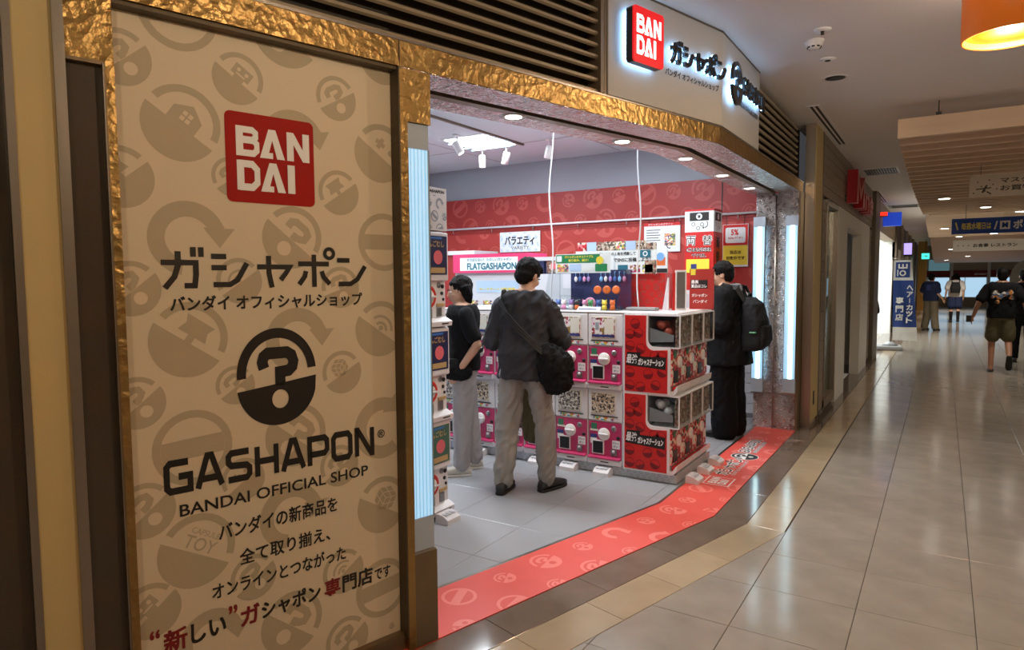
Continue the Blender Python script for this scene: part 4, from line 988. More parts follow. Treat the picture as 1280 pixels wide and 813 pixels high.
def pink_parts(t, card):
    rb(.002, .296, .0, .36, .345, .598, r=.008).build('head', 'mach_white', t)
    rb(.002, .296, .012, .36, .0, .347, r=.006).build('body', 'mach_white', t)
    w_ = rb(.028, .24, -.004, .004, .405, .575, r=.003).build('window_frame', 'cream_tag', t)
    bx(.036, .232, -.006, -.003, .413, .567).build('display_card', card, w_)
    if card == 'card_crimson':
        MB().poly(rrect(.062, .105, .44, .55, .006), -.0075).build('phone_picture', 'dial_white', w_); MB().rect(.068, .099, .47, .53, -.0082).build('screen_picture', 'pattern_line', w_); MB().rect(.04, .225, .416, .435, -.0075).build('caption', 'blue_tag', w_)
        MB().rect(.145, .226, .44, .56, -.0072).build('side_caption', 'cream_tag', w_)
    bx(.028, .258, -.004, .002, .384, .391).build('vent_slot', 'black_plastic', t)
    bx(.05, .222, -.002, .002, .354, .380).build('price_strip', 'price_colours', t)
    bx(.01, .288, .002, .014, .064, .338).build('front_panel', 'mach_pink', t)
    d = MB().lathe([(.050, 0), (.050, .012), (.046, .016), (0, .016)], 24, 'y', (.142, .004, .243)).build('dial', 'dial_white', t)
    rb(.1, .184, -.026, -.006, .236, .25, r=.004).build('grip', 'mach_white', d)
    MB().lathe([(.022, 0), (.022, .007), (0, .007)], 16, 'y', (.225, .004, .293)).build('coin_slot', 'steel_knob', t)
    MB().lathe([(.015, 0), (.015, .006), (0, .006)], 14, 'y', (.262, .004, .222)).build('button', 'black_plastic', t)
    bx(.03, .078, -.001, .004, .275, .325).build('sticker', 'green_tag', t); bx(.022, .09, -.002, .003, .262, .276).build('sticker', 'cream_tag', t)
    bx(.022, .078, -.001, .004, .205, .235).build('sticker', 'blue_tag', t); bx(.022, .078, -.001, .004, .16, .205).build('sticker', 'cream_tag', t)
    s_ = bx(.212, .276, -.001, .004, .135, .2).build('sticker', 'dial_white', t)
    mb = MB(); put_text(mb, 'ガシャ', .218, .172, .05, .018, -.0016, .02); put_text(mb, 'ポン', .222, .145, .04, .018, -.0016, .02); mb.build('sticker_print', 'blue_tag', s_)
    c = rb(.038, .142, -.006, .006, .078, .192, r=.004).build('chute_rim', 'mach_white', t); bx(.048, .134, -.008, -.005, .088, .182).build('chute_opening', 'black_plastic', c)
    rb(.2, .25, -.006, .006, .075, .128, r=.005).build('coin_return', 'steel_knob', t); MB().lathe([(.012, 0), (.012, .006), (0, .006)], 12, 'y', (.225, -.005, .112)).build('reject_button', 'mach_white', t)
    MB().prism([(.01, .05), (-.035, .05), (-.035, .058), (.004, .068), (.01, .068)], .01, .288, 'x').build('tray_lip', 'mach_pink', t)
    rb(.004, .294, -.022, .03, .0, .05, r=.012).build('bottom_shell', 'mach_white', t); bx(.12, .19, -.0235, -.02, .02, .028).build('lock_slot', 'black_plastic', t)
ISX, ISY, ISZ, PH = -2.062, 4.80, .075, .599
protos = {}
ordc = ['next to the red machines', 'second left of the red machines', 'third left of the red machines', 'fourth left of the red machines', 'fifth left of the red machines', 'leftmost in the row']
for c in range(6):
    for tier in (1, 0):
        card = 'card_crimson' if tier else ('card_sepia' if c % 2 == 0 else 'card_album')
        loc = (ISX-.3*(c+1), ISY, ISZ+PH*tier)
        lab = ('upper' if tier else 'lower')+' white and pink capsule toy machine, column '+ordc[c]
        if card not in protos:
            t = thing('capsule_machine', lab, 'capsule machine', loc, 0, 'pink capsule machines'); pink_parts(t, card); protos[card] = t
        else:
            t = clone(protos[card]); t.location = loc; t['label'] = lab
# island plinth and top
pl = thing('island_plinth', 'low pale patterned plinth under the island of capsule machines', 'plinth', (-2.7, 5.2, 0))
def ip(mb, name, mat): mb.xf(Matrix.Translation((2.7, -5.2, 0))); return mb.build(name, mat, pl)
ip(bx(-3.86, -1.66, 4.84, 5.66, 0, .075), 'core', 'mach_white'); ip(bx(-3.86, -1.64, 4.812, 4.84, .004, .07), 'front_board', 'pattern_grey'); ip(bx(-1.66, -1.635, 4.815, 5.66, .004, .07), 'end_board', 'pattern_grey')
mb = MB()
for i in range(44):
    for j in range(2): mb.arc(-3.84+i*.05+(j % 2)*.025, .022+j*.03, .009, .013, 0, 360, 4.811, 8)
ip(mb, 'ring_print', 'pattern_line')
ct = rb(-3.86, -1.63, 4.8, 5.66, 1.2765, 1.29, r=.005).build('worktop', 'mach_white'); tag(ct, 'white counter top covering the island of capsule machines', 'counter top')
bk = bx(-3.86, -2.06, 5.17, 5.66, .075, 1.272).build('storage_cabinet', 'mach_white'); tag(bk, 'plain white cabinet body behind the pink capsule machines', 'cabinet')
# price card stands on the floor
def card_stand(loc, rz, label, grp):
    t = thing('card_stand', label, 'card stand', loc, rz, grp)
    MB().prism([(-.055, 0), (.045, 0), (.045, .055), (.02, .06), (-.02, .052), (-.055, .03)], -.065, .065, 'x').build('wedge', 'mach_white', t)
    mb = MB()
    for k in range(3): mb.box(-.05+k*.035, -.025+k*.035, -.03, .015, .054, .0585)
    mb.build('card_print', 'pattern_grey', t)
    return t
for c in range(5): card_stand((ISX-.3*(c+.5), 4.765, 0), 0, 'white floor card stand before the pink machine '+ordc[c], 'card stands before the pink machines')
# ---- red machines at the corridor end of the island
def red_parts(t, tier, side):
    h = .598
    MB().prism([(.07, 0), (.44, 0), (.44, .6), (.246, .6), (.246, .352), (.07, .352)], .002, .283, 'x').build('body', 'mach_white', t)
    rb(.008, .277, .055, .075, .07, .345, r=.003).build('front_panel', 'red_goods', t)
    MB().lathe([(.045, 0), (.045, .014), (.04, .018), (0, .018)], 20, 'y', (.14, .058, .24)).build('dial', 'dial_white', t)
    bx(.03, .08, .05, .056, .28, .33).build('sticker', 'green_tag', t); bx(.2, .26, .05, .056, .13, .2).build('sticker', 'cream_tag', t); bx(.03, .12, .05, .056, .09, .18).build('chute_opening', 'black_plastic', t)
    MB().prism([(.07, .0), (.045, .0), (.018, .03), (.014, .075), (.02, .075), (.05, .03), (.07, .03)], .004, .281, 'x').build('tray', 'mach_white', t)
    bx(.012, .273, .022, .057, .034, .062).build('tray_lip', 'mach_red', t)
    # clear bubble
    mb = MB(); mb.box(.003, .282, .0, .005, .355, .59); mb.box(.003, .006, .0, .236, .36, .59) if side else None
    mb.build('clear_front', 'acrylic', t)
    for x in (.0, .279): bx(x, x+.006, -.003, .006, .355, .592).build('edge_strip', 'mach_white', t)
    bx(.0, .285, -.002, .24, .59, .6).build('lid', 'mach_white', t); bx(.002, .283, .006, .24, .35, .358).build('bubble_floor', 'mach_white', t)
    bx(.01, .275, .03, .036, .365, .585).build('display_card', 'brown_goods', t)
    MB().prism([(.05, .40), (.235, .39), (.235, .50), (.05, .45)], .01, .012, 'x').build('chute_ramp', 'grey_plastic', t)
    for k in range(7):
        MB().ball((.045+.048*(k % 4), .1+.055*(k//4)+.03*(k % 2), .47+.05*(k//4)), .034, 12, 8).build('capsule', 'capsule_brown' if tier else 'capsule_clear', t)
    bx(.004, .281, .236, .244, .35, .6).build('bubble_back', 'bubble_grey', t)
    if side:
        r = .05; pts = [(.07, .0), (.44, .0), (.44, .6), (.245, .6), (.245, .36+r)]
        pts += [(.245-r+r*math.cos(R(a)), .36+r+r*math.sin(R(a))-0) for a in (0, -22, -45, -67, -90)] + [(.07, .36)]
        def edge(k):
            return pts
        m = MB(); m.prism([(p[0], p[1]) for p in pts], -.006, .002, 'x'); m.build('side_frame', 'mach_white', t)
        q = [(.09, .012), (.428, .012), (.428, .592), (.258, .592), (.258, .36+r-.01)] + [(.258-r-.008+(r+.008)*math.cos(R(a)), .352+r+(r+.008)*math.sin(R(a))-.012) for a in (0, -22, -45, -67, -90)] + [(.09, .338)]
        sp_ = MB().prism([(p[0], p[1]) for p in q], -.0085, -.0055, 'x').build('side_panel', 'mach_red', t, 'red printed side panel with dark capsule pattern')
        mb = MB(); mp = lambda u, v: (-.0092, u, v)
        for (u, v, a) in [(.385,.06,10),(.30,.05,-20),(.18,.07,20),(.24,.15,-10),(.13,.17,25),(.385,.155,0),(.385,.36,10),(.30,.34,25),(.19,.29,-30),(.385,.45,0),(.32,.46,20),(.345,.53,-15),(.135,.29,10)]:
            for i in range(16):
                b0, b1 = R(i*22.5), R(i*22.5+22.5); r0, r1 = .034, .039
                mb.add([mp(u+r0*math.cos(b0), v+r0*math.sin(b0)), mp(u+r0*math.cos(b1), v+r0*math.sin(b1)), mp(u+r1*math.cos(b1), v+r1*math.sin(b1)), mp(u+r1*math.cos(b0), v+r1*math.sin(b0))], [(0,1,2,3)])
            mb.add([mp(u+.035*math.cos(R(180+a+i*18)), v+.035*math.sin(R(180+a+i*18))) for i in range(11)], [tuple(range(11))])
        mb.build('capsule_print', 'mach_red_dark', sp_, kind='stuff')
        m = MB(); m.v = []; m.add([(-.0102, u, v) for u, v in ((.42, .212), (.105, .192), (.10, .28), (.30, .283), (.30, .312), (.41, .312))], [(0, 1, 2, 3, 4, 5)]); m.build('lettering_plate', 'black_print', sp_)
        for bold, mat, dx, nm in ((.035, 'white_print', -.0112, 'lettering'),):
            m = MB(); put_text(m, '最強', 0, 0, .09, .072, 0, .012, .2); put_text(m, 'ガシャステーション', .095, -.012, .205, .054, 0, bold, .2)
            m.v = [(dx+v[1], .415-v[0], .225+v[2]) for v in m.v]; m.build(nm, mat, sp_)
rprot = {}
rn = ['nearest the camera with a red side panel', 'in the middle of the red row', 'farthest along the red row']
for c in range(3):
    for tier in (1, 0):
        loc = (-1.605, 4.775+.29*c, ISZ+.601*tier); lab = ('upper' if tier else 'lower')+' red capsule toy machine facing the corridor, '+rn[c]; key = (tier, c == 0)
        if key not in rprot:
            t = thing('capsule_machine', lab, 'capsule machine', loc, PI/2, 'red capsule machines'); red_parts(t, tier, c == 0); rprot[key] = t
        else:
            t = clone(rprot[key]); t.location = loc; t['label'] = lab
    card_stand((-1.545, 4.95+.29*c, .0), PI/2, 'white card stand on the red mat, '+['nearest the camera', 'middle one', 'farthest one'][c], 'card stands before the red machines')
# ---- left stack of machines by the entrance post
M('navy_card', (40, 44, 84), .45, 0, .15, 9); M('gold_print', (190, 160, 110), .45); M('rose_ball', (226, 110, 120), .4); M('dial_red', (206, 50, 34), .35, 0, .05); M('green_card', (70, 110, 96), .45, 0, .15, 9)
def stack_parts(t, green=False):
    rb(0, .30, .02, .40, 0, .606, r=.012).build('body', 'mach_white', t)
    rb(.008, .292, -.012, .03, .29, .60, r=.01).build('head', 'mach_white', t)
    w_ = bx(.03, .272, -.016, -.01, .33, .575).build('poster', 'green_card' if green else 'navy_card', t)
    mb = MB(); mb.disc(.18, .44, .045, -.0175, 20); mb.disc(.085, .435, .022, -.0175, 14); mb.build('ball_picture', 'rose_ball', w_)
    mb = MB(); put_text(mb, 'だんごむし', .05, .505, .19, .04, -.0175, .03); mb.rect(.05, .25, .34, .375, -.0175); mb.build('poster_print', 'gold_print', w_)
    mb = MB(); mb.rect(.08, .22, .555, .568, -.0175); mb.build('poster_banner', 'halo_blue', w_)
    d = MB().lathe([(.072, 0), (.072, .01), (.066, .014), (.048, .014), (.048, .004)], 28, 'y', (.12, .022, .19)).build('dial_ring', 'dial_red', t)
    MB().lathe([(.048, 0), (.044, .014), (0, .014)], 24, 'y', (.12, .02, .19)).build('dial_cap', 'dial_white', d); rb(.075, .165, -.016, .0, .184, .197, r=.004).build('grip', 'mach_white', d)
    for (x, z, r, m_) in ((.225, .262, .018, 'steel_knob'), (.262, .255, .014, 'black_plastic'), (.255, .21, .012, 'black_plastic'), (.27, .17, .01, 'black_plastic')):
        MB().lathe([(r, 0), (r, .006), (0, .006)], 14, 'y', (x, .02, z)).build('button', m_, t)
    bx(.2, .28, .013, .021, .125, .145).build('sticker', 'gold_print', t)
    rb(.2, .245, .008, .024, .06, .12, r=.004).build('coin_return', 'steel_knob', t); rb(.03, .15, .01, .024, .05, .11, r=.004).build('chute_opening', 'grey_plastic', t)
    MB().prism([(.03, .0), (-.03, .0), (-.035, .03), (.02, .055), (.03, .055)], .004, .296, 'x').build('bottom_shell', 'mach_white', t); bx(.19, .26, -.0335, -.028, .012, .02).build('lock_slot', 'black_plastic', t)
M('halo_blue', (60, 120, 200), .45)
sl = ['bottom', 'middle', 'top']
for c in range(2):
    st = None
    for k in (2, 1, 0):
        loc = (-2.72, 3.17-.31*c, .03+.61*k); lab = sl[k]+(' white capsule machine with red dial in the stack behind the LED post' if c == 0 else ' white capsule machine of the stack hidden by the sign panel')
        if st is None: t = st = thing('capsule_machine', lab, 'capsule machine', loc, PI/2, 'white capsule machines by the post'); stack_parts(t)
        elif k == 0: t = thing('capsule_machine', lab, 'capsule machine', loc, PI/2, 'white capsule machines by the post'); stack_parts(t, True)
        else: t = clone(st); t.location = loc; t['label'] = lab
    p_ = bx(-3.1, -2.72, 3.175-.31*c, 3.465-.31*c, 0, .03).build('stack_plinth', 'grey_plastic'); tag(p_, 'low grey plinth under the '+('white capsule machine stack by the post' if c == 0 else 'stack hidden by the sign panel'), 'plinth')
hb_ = thing('topper_box', 'white topper box with pale capsule print on the machine stack', 'display box', (-2.72, 3.18, 1.861), PI/2)
bx(.005, .285, .0, .38, 0, .27).build('box', 'mach_white', hb_); mb = MB(); pattern(mb, .01, .28, .01, .22, .1, .036, .024, -.002, 9); mb.build('capsule_print', 'pattern_line', hb_, kind='stuff')
mb = MB(); put_text(mb, 'GASHAPON', .09, .235, .17, .02, -.002, .03); capsule_logo(mb, .06, .245, .014, .014, -.002); mb.build('lettering', 'black_print', hb_)
card_stand((-2.63, 3.315, 0), PI/2, 'white card stand on the floor before the white machine stack', None)
# ---- displays behind the island
M('header_pink', (222, 60, 110), .4, 0, .04); M('teal_print', (40, 110, 130), .4); M('sky_print', (180, 205, 235), .4); M('green_pop', (40, 130, 80), .4, 0, .03); M('pop_white', (228, 234, 236), .4, 0, .02); M('pop_yellow', (236, 214, 70), .4)
fd = thing('flat_capsule_display', 'white display cabinet with pink header and rows of picture cards', 'display', (-4.75, 6.2, 0))
bx(0, 1.0, 0, .4, 0, 1.62).build('cabinet', 'shop_white', fd); hd_ = bx(0, 1.0, -.04, .38, 1.62, 1.83).build('header', 'header_pink', fd)
MB().rect(.1, .88, 1.645, 1.79, -.0415).build('header_panel', 'pop_white', hd_)
mb = MB(); put_text(mb, 'FLATGASHAPON', .2, 1.655, .66, .075, -.043, .03); put_text(mb, 'かさばらない！ たのしいガシャポン', .2, 1.748, .6, .035, -.043, .02); mb.build('header_lettering', 'teal_print', hd_)
MB().poly(rrect(.3, .86, 1.40, 1.53, .01), -.004).build('info_sign', 'sky_print', fd); put_text(MB(), 'カードゲートが新登場', .34, 1.42, .48, .035, -.006, .03).build('info_lettering', 'pop_yellow', fd)
photo_patch('cards_a', [(226, 200, 90), (120, 150, 80), (220, 120, 130), (240, 230, 220), (90, 90, 120)], 70)
mes = bx(0, .12, -.006, .0, 0, .09).mesh('picture_card', 'cards_a') if False else MB().box(0, .12, -.006, 0, 0, .09).mesh('picture_card', 'cards_a')
for r_ in range(4):
    for c_ in range(4): obj('picture_card', mes, fd, loc=(.2+c_*.19, 0, 1.22-r_*.17))
wu = thing('white_cabinet', 'plain white cabinet with a strip of dark picture cards on top', 'cabinet', (-3.72, 6.2, 0))
bx(0, .8, 0, .4, 0, 1.6).build('body', 'shop_white', wu); bx(0, .8, -.01, .4, 1.74, 1.78).build('top_shelf', 'shop_white', wu); bx(0, .8, .02, .4, 1.6, 1.74).build('back', 'navy_card', wu); bx(0, .8, -.003, 0, 1.29, 1.3).build('joint', 'grey_plastic', wu)
for k in range(5): bx(.03+k*.155, .155+k*.155, -.002, .01, 1.61, 1.735).build('picture_card', 'brown_goods' if k % 2 else 'navy_card', wu)
bx(.24, .3, -.006, 0, 1.65, 1.71).build('picture_card', 'rose_ball', wu)
sb = thing('shelf_unit', 'white edged red shelf unit at the back left', 'shelf', (-5.9, 6.9, 0)); bx(0, .9, 0, .5, 0, 1.86).build('body', 'wall_red', sb); bx(-.02, .94, -.03, .5, 1.86, 1.91).build('top_shelf', 'shop_white', sb); bx(-.02, .02, -.03, 0, 0, 1.86).build('stile', 'shop_white', sb); bx(.9, .94, -.03, 0, 0, 1.86).build('stile', 'shop_white', sb)
# ---- acrylic case and goods on the island
ZT = 1.29
cs = thing('acrylic_display_case', 'clear acrylic sample display case with navy back board on the island', 'display case', (-2.84, 4.9, ZT))
bx(.1, .66, .33, .35, 0, .33).build('back_board', 'navy_card', cs); bx(.3, .66, .2, .33, .12, .126).build('shelf', 'acrylic', cs)
for x in (0, .675): MB().prism([(0, 0), (.36, 0), (.36, .33), (.12, .33)], x, x+.005, 'x').build('side_pane', 'acrylic', cs)
bx(0, .68, 0, .36, 0, .004).build('floor_plate', 'acrylic', cs)
for k in range(3): bx(.06, .34-.04*k, .14+.06*k, .2+.06*k, .05+.06*k, .055+.06*k).build('riser', 'acrylic', cs); bx(.06, .34-.04*k, .138+.06*k, .141+.06*k, .004, .052+.06*k).build('riser_front', 'acrylic', cs)
for x in (.16, .5): bx(x, x+.012, .34, .352, .33, .46).build('sign_post', 'acrylic', cs)
GC = [('capsule_pinkish', (226, 150, 190)), ('toy_green', (70, 150, 90)), ('toy_blue', (70, 100, 170)), ('toy_yellow', (220, 200, 70)), ('toy_orange', (220, 110, 50)), ('toy_white', (230, 226, 226)), ('toy_black', (30, 28, 32)), ('toy_mauve', (160, 130, 190)), ('toy_sky', (120, 175, 225))]
for n, c in GC: M(n, c, .35, 0, .08, 14, coat=.2)
def hang_charm(x, y, z, c, label):
    t = thing('keyring_charm', label, 'keyring', (x, y, z), group='hanging charms in the case')
    MB().tube([(0, .02, 0), (0, -.005, .0), (0, -.006, -.012), (0, 0, -.045)], .003, 6).build('strap', 'toy_sky', t); MB().ball((0, 0, -.062), .016, 10, 7, (1, .5, 1.5)).build('charm', c, t); MB().ball((0, 0, -.004), .005, 8, 6).build('clasp', 'steel_knob', t)
cc = ['toy_white', 'toy_blue', 'capsule_pinkish', 'toy_mauve', 'toy_sky', 'toy_white', 'toy_mauve', 'toy_blue', 'toy_sky', 'capsule_pinkish']
cn_ = ['white', 'blue', 'rose', 'mauve', 'pale blue', 'white', 'mauve', 'blue', 'pale blue', 'rose']
for k in range(10):
    x = -2.84+(.16+.04*k if k < 4 else .40+.042*(k-4)); side = 'left' if k < 4 else 'right'
    hang_charm(x, 5.21, ZT+.315, cc[k], '%s keyring charm, %s from the left in the %s hanging row' % (cn_[k], ['first', 'second', 'third', 'fourth', 'fifth', 'sixth'][k if k < 4 else k-4], side))
for k in range(3):
    t = thing('ring_charm', 'orange ring shaped toy on the case shelf, '+['left one', 'middle one', 'right one'][k], 'toy', (-2.84+.39+k*.085, 5.16, ZT+.126), group='orange ring toys')
    MB().lathe([(.02, -.008), (.033, -.010), (.036, 0), (.033, .010), (.02, .008)], 22, 'y', (0, 0, .036)).build('ring', 'toy_orange', t); MB().lathe([(0, -.006), (.02, -.006), (.02, .006), (0, .006)], 16, 'y', (0, 0, .036)).build('core', ['toy_white', 'capsule_pinkish', 'toy_blue'][k], t)
t = thing('ring_charm', 'pale pink ring shaped toy at the front of the case', 'toy', (-2.45, 5.02, ZT+.004)); MB().lathe([(.022, -.012), (.045, -.014), (.05, 0), (.045, .014), (.022, .012)], 24, 'y', (0, 0, .05)).build('ring', 'capsule_pinkish', t); MB().lathe([(0, -.008), (.022, -.008), (.022, .008), (0, .008)], 16, 'y', (0, 0, .05)).build('core', 'toy_black', t)
def figure(x, y, c1, c2, label, s_=1):
    t = thing('toy_figure', label, 'toy', (x, y, ZT+.004), group='small figures in the case')
    MB().lathe([(.014*s_, 0), (.02*s_, .004), (.016*s_, .03*s_), (.008*s_, .036*s_), (0, .036*s_)], 12).build('body', c2, t); MB().ball((0, 0, .048*s_), .02*s_, 12, 8).build('head', c1, t)
    for q in (-1, 1): MB().ball((q*.014*s_, 0, .066*s_), .007*s_, 8, 6).build('ear', c1, t)
figs = [('toy_black', 'toy_black', 'black'), ('toy_blue', 'toy_white', 'blue and white'), ('toy_white', 'capsule_pinkish', 'white and rose'), ('toy_mauve', 'toy_white', 'mauve'), ('toy_black', 'toy_orange', 'black and orange'), ('capsule_pinkish', 'toy_white', 'rose'), ('toy_green', 'toy_green', 'green'), ('toy_blue', 'toy_blue', 'blue'), ('toy_yellow', 'toy_yellow', 'yellow'), ('toy_orange', 'toy_orange', 'orange')]
for k, (a, b_, n) in enumerate(figs): figure(-2.79+.062*k, 4.96+.02*(k % 2), a, b_, 'small %s toy figure, number %d from the left in the case' % (n, k+1) if False else 'small %s toy figure standing in the acrylic case' % n, 1.15)
tl = thing('label_tray', 'low white label strip at the front edge of the case', 'label', (-2.5, 4.89, ZT)); MB().prism([(-.02, 0), (.02, 0), (.02, .03), (-.01, .006)], 0, .2, 'x').build('wedge', 'mach_white', tl); MB().rect(.02, .18, .008, .016, -.021).build('label_print', 'blue_tag', tl)
gp = thing('green_shelf_sign', 'green and white promotional sign strip above the acrylic case', 'sign', (-2.70, 4.885, 1.593))
bx(0, .49, 0, .006, 0, .155).build('board', 'pop_white', gp); MB().rect(.06, .40, .082, .15, -.001).build('green_field', 'green_pop', gp); MB().rect(.005, .06, .082, .15, -.001).build('green_field', 'green_pop', gp); MB().poly(rrect(.012, .058, .092, .14, .006), -.002).build('badge', 'pop_white', gp); MB().disc(.40, .10, .032, -.003, 18).build('yellow_badge', 'pop_yellow', gp)
mb = MB(); put_text(mb, 'ガシャポンのサステナブル', .085, .12, .26, .022, -.002, .03); put_text(mb, '取り組み、紹介！', .12, .092, .18, .022, -.002, .03); mb.build('lettering', 'pop_yellow', gp)
for k in range(4): MB().poly(rrect(.015+k*.115, .12+k*.115, .012, .072, .006), -.0015).build('picture_box', ['cards_a', 'sky_print', 'pop_white', 'green_pop'][k], gp)
for x in (.03, .45): bx(x, x+.01, .006, .012, -.303, .1).build('support_rod', 'acrylic', gp)
sn_ = thing('photo_share_sign', 'wide pale promotional sign with picture tiles standing on the island', 'sign', (-2.72, 5.285, 1.585))
bx(0, .74, 0, .008, 0, .2).build('board', 'pop_white', sn_)
for k in range(8): bx(.02+k*.09, .108+k*.09, -.002, .008, .2, .275-.02*(k == 7)).build('picture_tile', ['red_goods', 'sky_print', 'brown_goods', 'card_sepia', 'cards_a', 'sky_print', 'card_sepia', 'brown_goods'][k], sn_)
mb = MB(); put_text(mb, 'お気に入りの１枚を撮影して', .2, .155, .36, .03, -.002, .02); put_text(mb, 'でSNSに投稿しよう！', .36, .1, .33, .036, -.002, .02); mb.build('lettering', 'black_print', sn_)
cm = bx(.60, .69, -.006, 0, .135, .195).build('camera_picture', 'teal_print', sn_); MB().arc(.645, .165, .012, .022, 0, 360, -.0065, 16).build('lens_picture', 'pop_white', cm)
for k in range(3): MB().rect(.40+k*.11, .49+k*.11, .012, .075, -.002).build('picture_tile', ['teal_print', 'card_crimson', 'cards_a'][k], sn_)
bx(.64, .74, -.002, 0, .0, .11).build('picture_tile', 'brown_goods', sn_)
for x in (.06, .44): bx(x, x+.012, .008, .016, -.295, .15).build('support_rod', 'acrylic', sn_)
rbx = thing('red_print_box', 'red box with all-over capsule print on the island', 'box', (-2.26, 5.32, ZT)); bx(0, .34, 0, .3, 0, .30).build('box', 'mach_red', rbx); mb = MB(); pattern(mb, .005, .335, .005, .295, .075, .03, .02, -.002, 12); mb.build('capsule_print', 'wall_print', rbx, kind='stuff')
pt = rb(-2.14, -1.88, 5.02, 5.1, ZT, ZT+.028, r=.012).build('cable_tray', 'grey_plastic'); tag(pt, 'low grey cable tray on the island top', 'cable tray')
fp = thing('framed_notice', 'tilted silver framed notice standing on the red machines', 'sign', (-1.79, 5.2, ZT), R(35)); bx(0, .09, 0, .012, 0, .32).build('frame', 'mach_white', fp); bx(.012, .078, -.003, 0, .015, .305).build('glass_face', 'steel_knob', fp); bx(-.02, 0, .0, .02, .0, .30).build('side_edge', 'mach_red', fp)
MB().prism([(0, 0), (.16, 0), (.012, .26), (.0, .26)], -.06, -.05, 'x').build('easel', 'mach_white', fp)
rpz = thing('red_notice_board', 'red notice board with black and white lettering on the red machines', 'sign', (-1.765, 5.48, ZT)); bx(0, .2, 0, .012, 0, .33).build('board', 'wall_red_light', rpz)
mb = MB(); mb.rect(.01, .15, .17, .24, -.002); mb.build('black_field', 'black_print', rpz); mb = MB(); put_text(mb, '最高', .015, .21, .06, .03, -.004, .03); put_text(mb, '賞品はコレ', .015, .175, .13, .03, -.004, .03); put_text(mb, 'ガシャポン', .02, .1, .13, .028, -.004, .03); put_text(mb, 'バンダイ', .03, .05, .12, .028, -.004, .03); mb.build('lettering', 'white_print', rpz); MB().poly([(.01, .28), (.05, .28), (.05, .33), (.01, .33)], -.003).build('badge', 'pop_yellow', rpz)
# stand with small posters behind the red box
vs_ = thing('poster_stand', 'narrow stand with a white orange poster and a red round sticker', 'stand', (-2.45, 6.3, 0)); bx(0, .2, 0, .25, 0, 1.36).build('cabinet', 'mach_white', vs_); bx(0, .2, .0, .02, 1.36, 1.82).build('board', 'pop_white', vs_); MB().rect(.02, .18, 1.67, 1.75, -.002).build('orange_print', 'toy_orange', vs_); MB().disc(.13, 1.755, .04, -.003, 16).build('blue_print', 'toy_sky', vs_); MB().rect(0, .2, 1.60, 1.64, -.002).build('black_band', 'black_print', vs_); MB().disc(.1, 1.51, .075, -.002, 22).build('red_sticker', 'mach_red', vs_); put_text(MB(), 'NEW', .05, 1.49, .1, .045, -.004, .04).build('sticker_lettering', 'white_print', vs_); MB().rect(.02, .13, 1.2, 1.34, -.002).build('red_label', 'card_crimson', vs_)
# money changer tower
cg = thing('money_changer', 'tall red money changer tower with white coin pictogram box on top', 'money changer', (-2.285, 6.92, 0))
bx(0, .3, 0, .3, 0, 1.42).build('machine_body', 'mach_white', cg); bx(.02, .28, -.006, 0, .95, 1.38).build('machine_front', 'shop_white', cg); MB().lathe([(.05, 0), (.05, .01), (.03, .012), (.03, .006)], 20, 'y', (.17, -.004, 1.26)).build('coin_knob', 'steel_knob', cg); bx(.1, .26, -.01, 0, 1.35, 1.38).build('bill_slot', 'black_plastic', cg); bx(.05, .25, -.01, 0, 1.0, 1.14).build('coin_tray', 'grey_plastic', cg)
rdt = bx(0, .3, 0, .3, 1.42, 2.02).build('red_section', 'mach_red', cg); tp = bx(0, .3, 0, .3, 2.02, 2.245).build('top_box', 'pop_white', cg)
bx(-.004, .304, -.004, .304, 2.235, 2.252).build('top_rim', 'mach_red', cg)
def changer_pic(m, s_):
    m.rect(.05*s_, .25*s_, 2.135, 2.22, -.002)
def changer_coin(m, s_):
    for (x, z) in ((.09, 2.10), (.18, 2.095), (.14, 2.06)): m.arc(x*s_, z, .015*s_, .02, 0, 360, -.002, 16)
    m.arc(.2*s_, 2.10, .035*s_, .042*s_, -80, 40, -.002, 10); m.poly([(.2*s_, 2.05), (.2*s_, 2.075), (.18*s_, 2.062)], -.002)
mb = MB(); changer_pic(mb, 1); changer_coin(mb, 1); mb.build('note_picture', 'black_print', tp)
mb = MB(); mb.disc(.15, 2.178, .032, -.004, 20); mb.build('note_disc', 'pop_white', tp); put_text(MB(), '¥', .135, 2.16, .03, .036, -.006, .04).build('yen_mark', 'black_print', tp)
mb = MB(); put_text(mb, '両', .012, 1.88, .105, .105, -.003, .06); put_text(mb, '替', .185, 1.88, .105, .105, -.003, .06); put_text(mb, 'CHANGER', .015, 1.815, .27, .045, -.003, .07); put_text(mb, '千円札', .07, 1.755, .16, .045, -.003, .05); mb.build('lettering', 'white_print', rdt)
mb = MB(); put_text(mb, '両', .016, 1.884, .097, .097, -.005, .0); put_text(mb, '替', .189, 1.884, .097, .097, -.005, .0); put_text(mb, 'CHANGER', .015, 1.815, .27, .045, -.005, .015); put_text(mb, '千円札', .07, 1.755, .16, .045, -.005, .01); mb.build('lettering_core', 'black_print', rdt)
bx(.02, .26, -.006, 0, 1.6, 1.74).build('yellow_notice', 'pop_yellow', cg); MB().rect(.07, .13, 1.64, 1.69, -.008).build('notice_mark', 'blue_tag', cg)
SX = Matrix.Translation((.3, 0, 0)) @ Matrix.Rotation(PI/2, 4, 'Z')
mb = MB(); changer_pic(mb, 1); changer_coin(mb, 1); mb.xf(SX); mb.build('note_picture', 'black_print', tp)
mb = MB(); mb.disc(.15, 2.178, .032, -.004, 20); mb.xf(SX); mb.build('note_disc', 'pop_white', tp)
mb = MB(); vtext(mb, '両替機', .15, 1.98, .13, -.004, .03); mb.xf(SX); mb.build('side_lettering', 'black_print', rdt)
